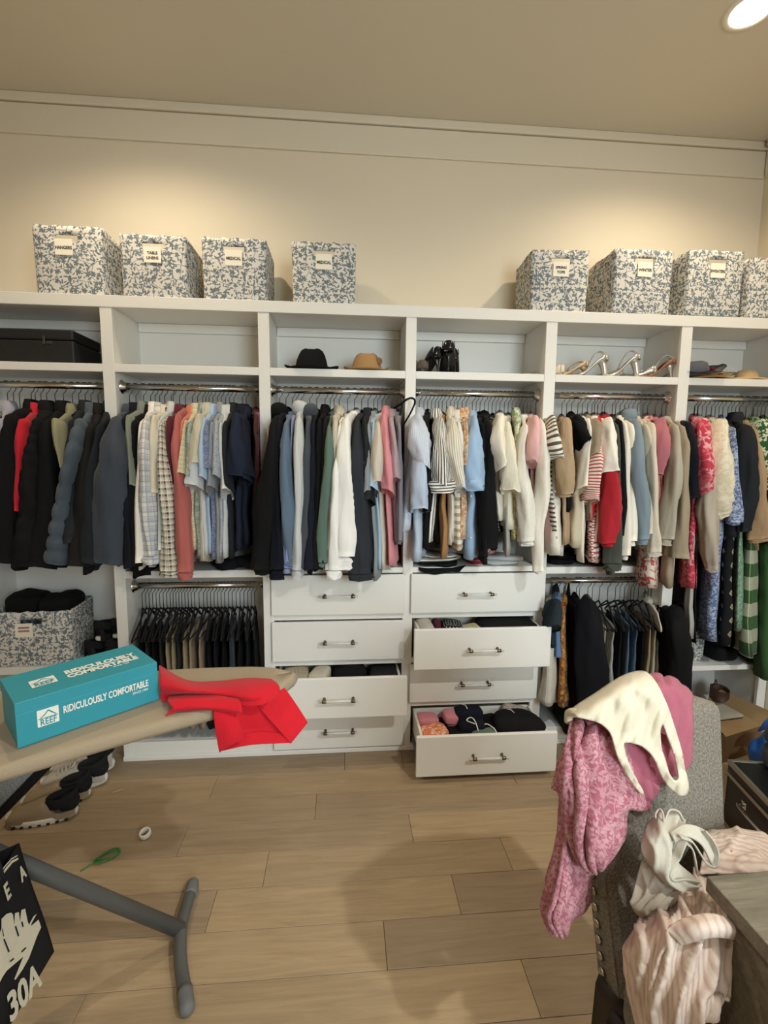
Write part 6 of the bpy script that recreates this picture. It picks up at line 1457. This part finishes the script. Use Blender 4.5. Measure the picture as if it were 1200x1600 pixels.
for f in cdt[2]:
    c_ = np.mean([cdt[0][i] for i in f], axis=0)
    if inside(c_, smooth_o) and not inside(c_, smooth_h): TF.append(tuple(f))
tb_ = mk('body', TV, TF, M_TANK, tk, [(cdt[0][i][0]*.0014, cdt[0][i][1]*.0014) for f in TF for i in f])
s_ = tb_.modifiers.new('thickness', 'SOLIDIFY'); s_.thickness = .004; s_.offset = 0
tube('rolled_hem', [np.array(face(u, v, o_))-tko for u, v, o_ in ((887, 1128, -.03), (890, 1115, -.02), (900, 1114, .0), (920, 1119, .02), (942, 1124, .032), (955, 1138, .036))], [.008, .010, .009, .006, .005, .004], M_TANK, tk, 8, 26)
# grey tops and striped cardigan piled on the seat
M_GTOP = fabric('grey_jersey', '#c3bcac', 'heather', '#b0a999', bump=.35); M_STRC = fabric('striped_knit', '#d6c5b6', 'softstripe', '#b08a80', k=58, bump=.7)
def ysheet(nm, rows, mat, par, po, **k): return sheet(nm, pts(rows)-po, mat, par, **k)
cdg = empty('striped_cardigan', tuple(at(1060, 1450, Y=.80)), label='cream and pink striped knit cardigan heaped on the chair seat', cat='cardigan')
cdo = np.array(cdg.location)
ysheet('body', [[(1010, 1412, .93), (1035, 1395, .92), (1070, 1380, .90), (1105, 1372, .88), (1140, 1395, .86)], [(1000, 1440, .86), (1030, 1425, .83), (1070, 1415, .81), (1110, 1420, .80), (1147, 1440, .79)],
   [(978, 1475, .82), (1020, 1460, .77), (1065, 1450, .755), (1108, 1455, .75), (1146, 1462, .75)], [(975, 1510, .80), (1015, 1500, .75), (1060, 1490, .73), (1105, 1495, .72), (1145, 1500, .72)],
   [(980, 1550, .78), (1018, 1540, .735), (1062, 1535, .715), (1106, 1545, .70), (1142, 1550, .70)], [(990, 1595, .765), (1022, 1590, .725), (1066, 1585, .70), (1104, 1570, .69), (1136, 1560, .69)],
   [(1000, 1660, .75), (1030, 1650, .715), (1066, 1640, .695), (1090, 1605, .69), (1118, 1580, .69)]], M_STRC, cdg, cdo, nu=70, nv=70, thick=.006, amp=.005, freq=44, ridge=-.020, nr=5)
ysheet('sleeve', [[(1040, 1452, .745), (1075, 1440, .735), (1110, 1432, .73), (1143, 1440, .735)], [(1055, 1462, .735), (1085, 1452, .715), (1115, 1448, .71), (1146, 1452, .715)], [(1062, 1472, .735), (1090, 1464, .715), (1116, 1460, .71), (1144, 1464, .72)]], M_STRC, cdg, cdo, nu=24, nv=12, thick=.01, amp=.003)
cd2 = empty('striped_cardigan', tuple(at(1150, 1330, Y=.88)), label='cream and pink striped knit sleeve lying behind the desk corner', cat='cardigan')
c2o = np.array(cd2.location)
ysheet('sleeve', [[(1098, 1298, 1.0), (1140, 1294, 1.0), (1175, 1300, .99), (1225, 1318, .98)], [(1105, 1310, .95), (1142, 1306, .95), (1178, 1314, .94), (1225, 1334, .93)], [(1100, 1330, .92), (1140, 1330, .91), (1180, 1336, .90), (1225, 1350, .89)],
   [(1096, 1352, .89), (1140, 1348, .88), (1180, 1350, .87), (1225, 1362, .86)], [(1092, 1366, .875), (1140, 1366, .865), (1180, 1366, .855), (1225, 1372, .85)]], M_STRC, cd2, c2o, nu=44, nv=36, thick=.006, amp=.005, freq=36, rot=True, ridge=-.007, nr=3)
lump('button', simple('rose_button', '#b06a60', .5), tuple(at(1139, 1332, Y=.902)-c2o), (.018, .008, .012), 0, .9, .0005, 10, 3, cd2)
gt = empty('grey_tank_top', tuple(at(1050, 1340, Y=.84)), label='crumpled pale grey tank top on top of the striped cardigan', cat='top')
gto = np.array(gt.location)
ysheet('body', [[(1008, 1292, .91), (1025, 1275, .90), (1050, 1272, .89), (1070, 1282, .89)], [(1003, 1312, .87), (1022, 1304, .855), (1048, 1302, .85), (1068, 1302, .86)], [(1003, 1328, .86), (1022, 1326, .84), (1044, 1326, .835), (1058, 1318, .85)],
   [(1012, 1345, .85), (1028, 1350, .83), (1044, 1352, .825), (1056, 1344, .84)], [(1022, 1356, .85), (1036, 1366, .825), (1056, 1374, .82), (1080, 1368, .83)], [(1038, 1370, .845), (1052, 1384, .82), (1074, 1390, .815), (1096, 1384, .82)]], M_GTOP, gt, gto, nu=34, nv=36, thick=.004, amp=.003, freq=44, ridge=-.007, nr=3)
ysheet('lower_fold', [[(1002, 1345, .88), (1020, 1350, .875), (1040, 1362, .86), (1062, 1382, .85)], [(996, 1370, .87), (1015, 1375, .855), (1035, 1380, .845), (1062, 1390, .84)], [(988, 1400, .85), (1008, 1402, .84), (1032, 1398, .83), (1066, 1392, .83)],
   [(984, 1412, .845), (1000, 1422, .83), (1026, 1414, .82), (1060, 1400, .82)], [(998, 1428, .84), (1010, 1432, .83), (1028, 1422, .82), (1046, 1412, .82)]], M_GTOP, gt, gto, nu=30, nv=30, thick=.004, amp=.003, freq=40, ridge=-.007, nr=3)
tube('strap', [at(u, v, Y=y)-gto for u, v, y in ((1026, 1286, .885), (1024, 1272, .89), (1031, 1264, .89), (1036, 1272, .88), (1038, 1284, .875), (1046, 1266, .89), (1060, 1268, .885), (1068, 1282, .88))], .0022, M_GTOP, gt, 6, 40)
def band(nm, P, w, seed): 
    P = spline(np.array([at(u, v, Y=y)-gto for u, v, y in P]), 34); T, N_, B_2 = frames(P)
    return sheet(nm, np.stack([P-B_2*w/2, P, P+B_2*w/2], 1), M_GTOP, gt, 8, 60, .003, .001, 40, seed)
ysheet('neck_opening', [[(1046, 1300, .85), (1070, 1288, .86), (1098, 1296, .86), (1118, 1318, .85)], [(1052, 1308, .84), (1072, 1297, .85), (1100, 1308, .85), (1116, 1334, .84)], [(1056, 1318, .835), (1070, 1306, .84), (1096, 1320, .84), (1112, 1352, .83)]], M_GTOP, gt, gto, nu=24, nv=12, thick=.004, amp=.002)
band('neck_edge', [(1068, 1312, .835), (1062, 1326, .83), (1056, 1340, .83), (1046, 1352, .825), (1042, 1366, .82), (1050, 1378, .815), (1070, 1376, .815), (1090, 1380, .815)], .016, 5)
band('strap_band', [(1062, 1306, .835), (1080, 1314, .835), (1092, 1332, .83), (1104, 1348, .83), (1116, 1352, .83), (1120, 1336, .835), (1114, 1316, .84), (1100, 1298, .85)], .010, 6)
band('strap_band', [(1066, 1312, .84), (1080, 1324, .835), (1086, 1342, .83), (1090, 1366, .825)], .012, 7)
# ================================================================ desk
t = NT('grey_oak_laminate'); ob = t.obj(); g1 = t.noise(t.map(ob, (2.2, 26, 26)), 2.2, 6, .7, .8); g2 = t.noise(t.map(ob, (5, 180, 180)), 1., 3)
c = t.ramp(g1, [(.3, lin('#5f5a4d')), (.55, lin('#7c7564')), (.75, lin('#938b77'))]); c = t.mix(t.math('MULTIPLY', g2, .4), c, lin('#575145')); t.bump(g1, .1, .002); M_DESK = t.set(c, .5)
dk = empty('desk', (.698, .786, 0), math.radians(1), 'weathered grey wood desk corner at the lower right', 'desk')
boxes('desk_top', [(0, 1.05, -.62, 0, .728, .76)], M_DESK, dk, .003)
boxes('side_panel', [(.022, .045, -.60, -.03, 0, .727)], M_DESK, dk, .002)
boxes('side_panel', [(1.0, 1.022, -.60, -.03, 0, .727)], M_DESK, dk, .002)
boxes('back_panel', [(.046, .999, -.055, -.035, .38, .727)], M_DESK, dk, .002)
# ================================================================ right corner: trunk, box, bags
M_TRUNK = simple('black_laminate', '#141416', .4, bump=.1); M_ALU = simple('brushed_aluminium', '#b5b0a6', .35, .9)
tr0 = np.array([1.638, 1.785]); dirx = np.array([-.05, -.245]); dirx /= np.linalg.norm(dirx)
trk = empty('flight_case', (tr0[0], tr0[1], 0), math.atan2(dirx[1], dirx[0])+math.pi/2, 'black trunk with aluminium edges and a chrome handle, at the right', 'trunk')
H_, LT, WT = .288, .62, .46     # local: -y along the front edge, +x into the trunk
boxes('trunk_body', [(0, WT, -LT, 0, .012, .225)], M_TRUNK, trk, .003)
boxes('trunk_lid', [(0, WT, -LT, 0, .244, H_)], M_TRUNK, trk, .003)
for nm, b in (('edge_strip', [(-.004, .010, -LT-.002, .002, H_-.016, H_+.003)]), ('edge_strip', [(-.004, .006, -LT-.002, .002, .224, .240)]), ('edge_strip', [(.010, WT+.003, -.012, .004, H_-.012, H_+.003)]), ('edge_strip', [(-.004, .004, -.006, .003, .012, .222)]), ('edge_strip', [(-.003, .006, -LT, 0, .004, .016)])):
    boxes(nm, b, M_ALU, trk, .002)
tube('handle', [(0, -.125, .175), (-.022, -.125, .178), (-.030, -.155, .178), (-.030, -.255, .178), (-.022, -.285, .178), (0, -.285, .175)], .007, M_CHROME, trk, 10, 26)
for y in (-.125, -.285): boxes('handle_plate', [(-.003, .001, y-.014, y+.014, .160, .190)], M_CHROME, trk, .001)
for x in (.04, WT-.04):
    for y in (-.04, -LT+.04): lathe('foot', [(.015, 0), (.015, .012)], M_BLACKPL, trk, 10, (x, y, 0))
fold('grey_sweater', 'slatetweed', (1.86, 1.66, H_+.004), (.22, .24, .20), 'dark grey sweater heaped on the black trunk', 'sweater', .2, 2, 60)
M_KRAFT = simple('kraft_card', '#735638', .85, bump=.1); M_KRAFT2 = simple('kraft_inside', '#937852', .85)
cbx = empty('cardboard_box', (1.958, 2.165, 0), math.radians(17), 'open brown cardboard box in the right corner', 'box')
w_, d_, h_ = .30, .30, .145
for nm, b in (('box_side', [(0, .004, 0, d_, 0, h_)]), ('box_side', [(.0045, w_, 0, .004, 0, h_)]), ('box_side', [(w_-.004, w_, .0045, d_, 0, h_)]), ('box_side', [(.0045, w_-.0045, d_-.004, d_, 0, h_)]), ('box_base', [(.0045, w_-.0045, .0045, d_-.0045, 0, .004)])):
    boxes(nm, b, M_KRAFT, cbx, .0005)
mk('flap', [(.004, 0, h_), (w_, 0, h_), (w_-.01, .13, h_+.022), (.06, .13, h_+.022), (.004, 0, h_-.003), (w_, 0, h_-.003), (w_-.01, .13, h_+.019), (.06, .13, h_+.019)], [(0, 1, 2, 3), (7, 6, 5, 4), (0, 4, 5, 1), (1, 5, 6, 2), (2, 6, 7, 3), (3, 7, 4, 0)], M_KRAFT2, cbx, None, False)
mk('flap', [(w_-.003, 0, h_), (w_+.10, .01, h_+.05), (w_+.10, d_-.01, h_+.05), (w_-.003, d_, h_)], [(0, 1, 2, 3)], M_KRAFT2, cbx, None, False)
pd_ = empty('paper_pad', (2.02, 2.33, .168), math.radians(8), 'pale paper pad lying across the cardboard box', 'paper pad')
boxes('pad', [(-.07, .15, -.05, .07, 0, .012)], simple('pad_paper', '#b9b3a6', .8, bump=.2), pd_, .001)
boxes('pad_cover', [(-.07, .15, -.05, .07, -.004, -.0005)], M_BLACKPL, pd_, .001)
M_BLUEB = simple('blue_plastic', '#1f4f94', .3)
bb_ = empty('blue_bag', (2.06, 2.02, 0), 0, 'crumpled blue plastic bag beside the cardboard box', 'bag')
bq = np.array([2.06, 2.02, 0])
lump('bag_body', M_BLUEB, (0, 0, .12), (.19, .13, .24), .3, .75, .02, 34, 71, bb_, 40, 26)
sheet('bag_neck', np.array([[np.array([x*.5, .02, .25]) for x in (-.1, -.03, .04, .1)], [np.array([x*.55+.02, .0, .31]) for x in (-.1, -.03, .04, .1)], [np.array([x*.35+.06, .0, .36]) for x in (-.1, -.03, .04, .1)]]), M_BLUEB, bb_, 16, 14, .003, .006, 40)
boxes('bag_print', [(-.02, .02, -.105, -.102, .06, .17)], simple('white_patch', '#c9c9cc', .5), bb_, .002)
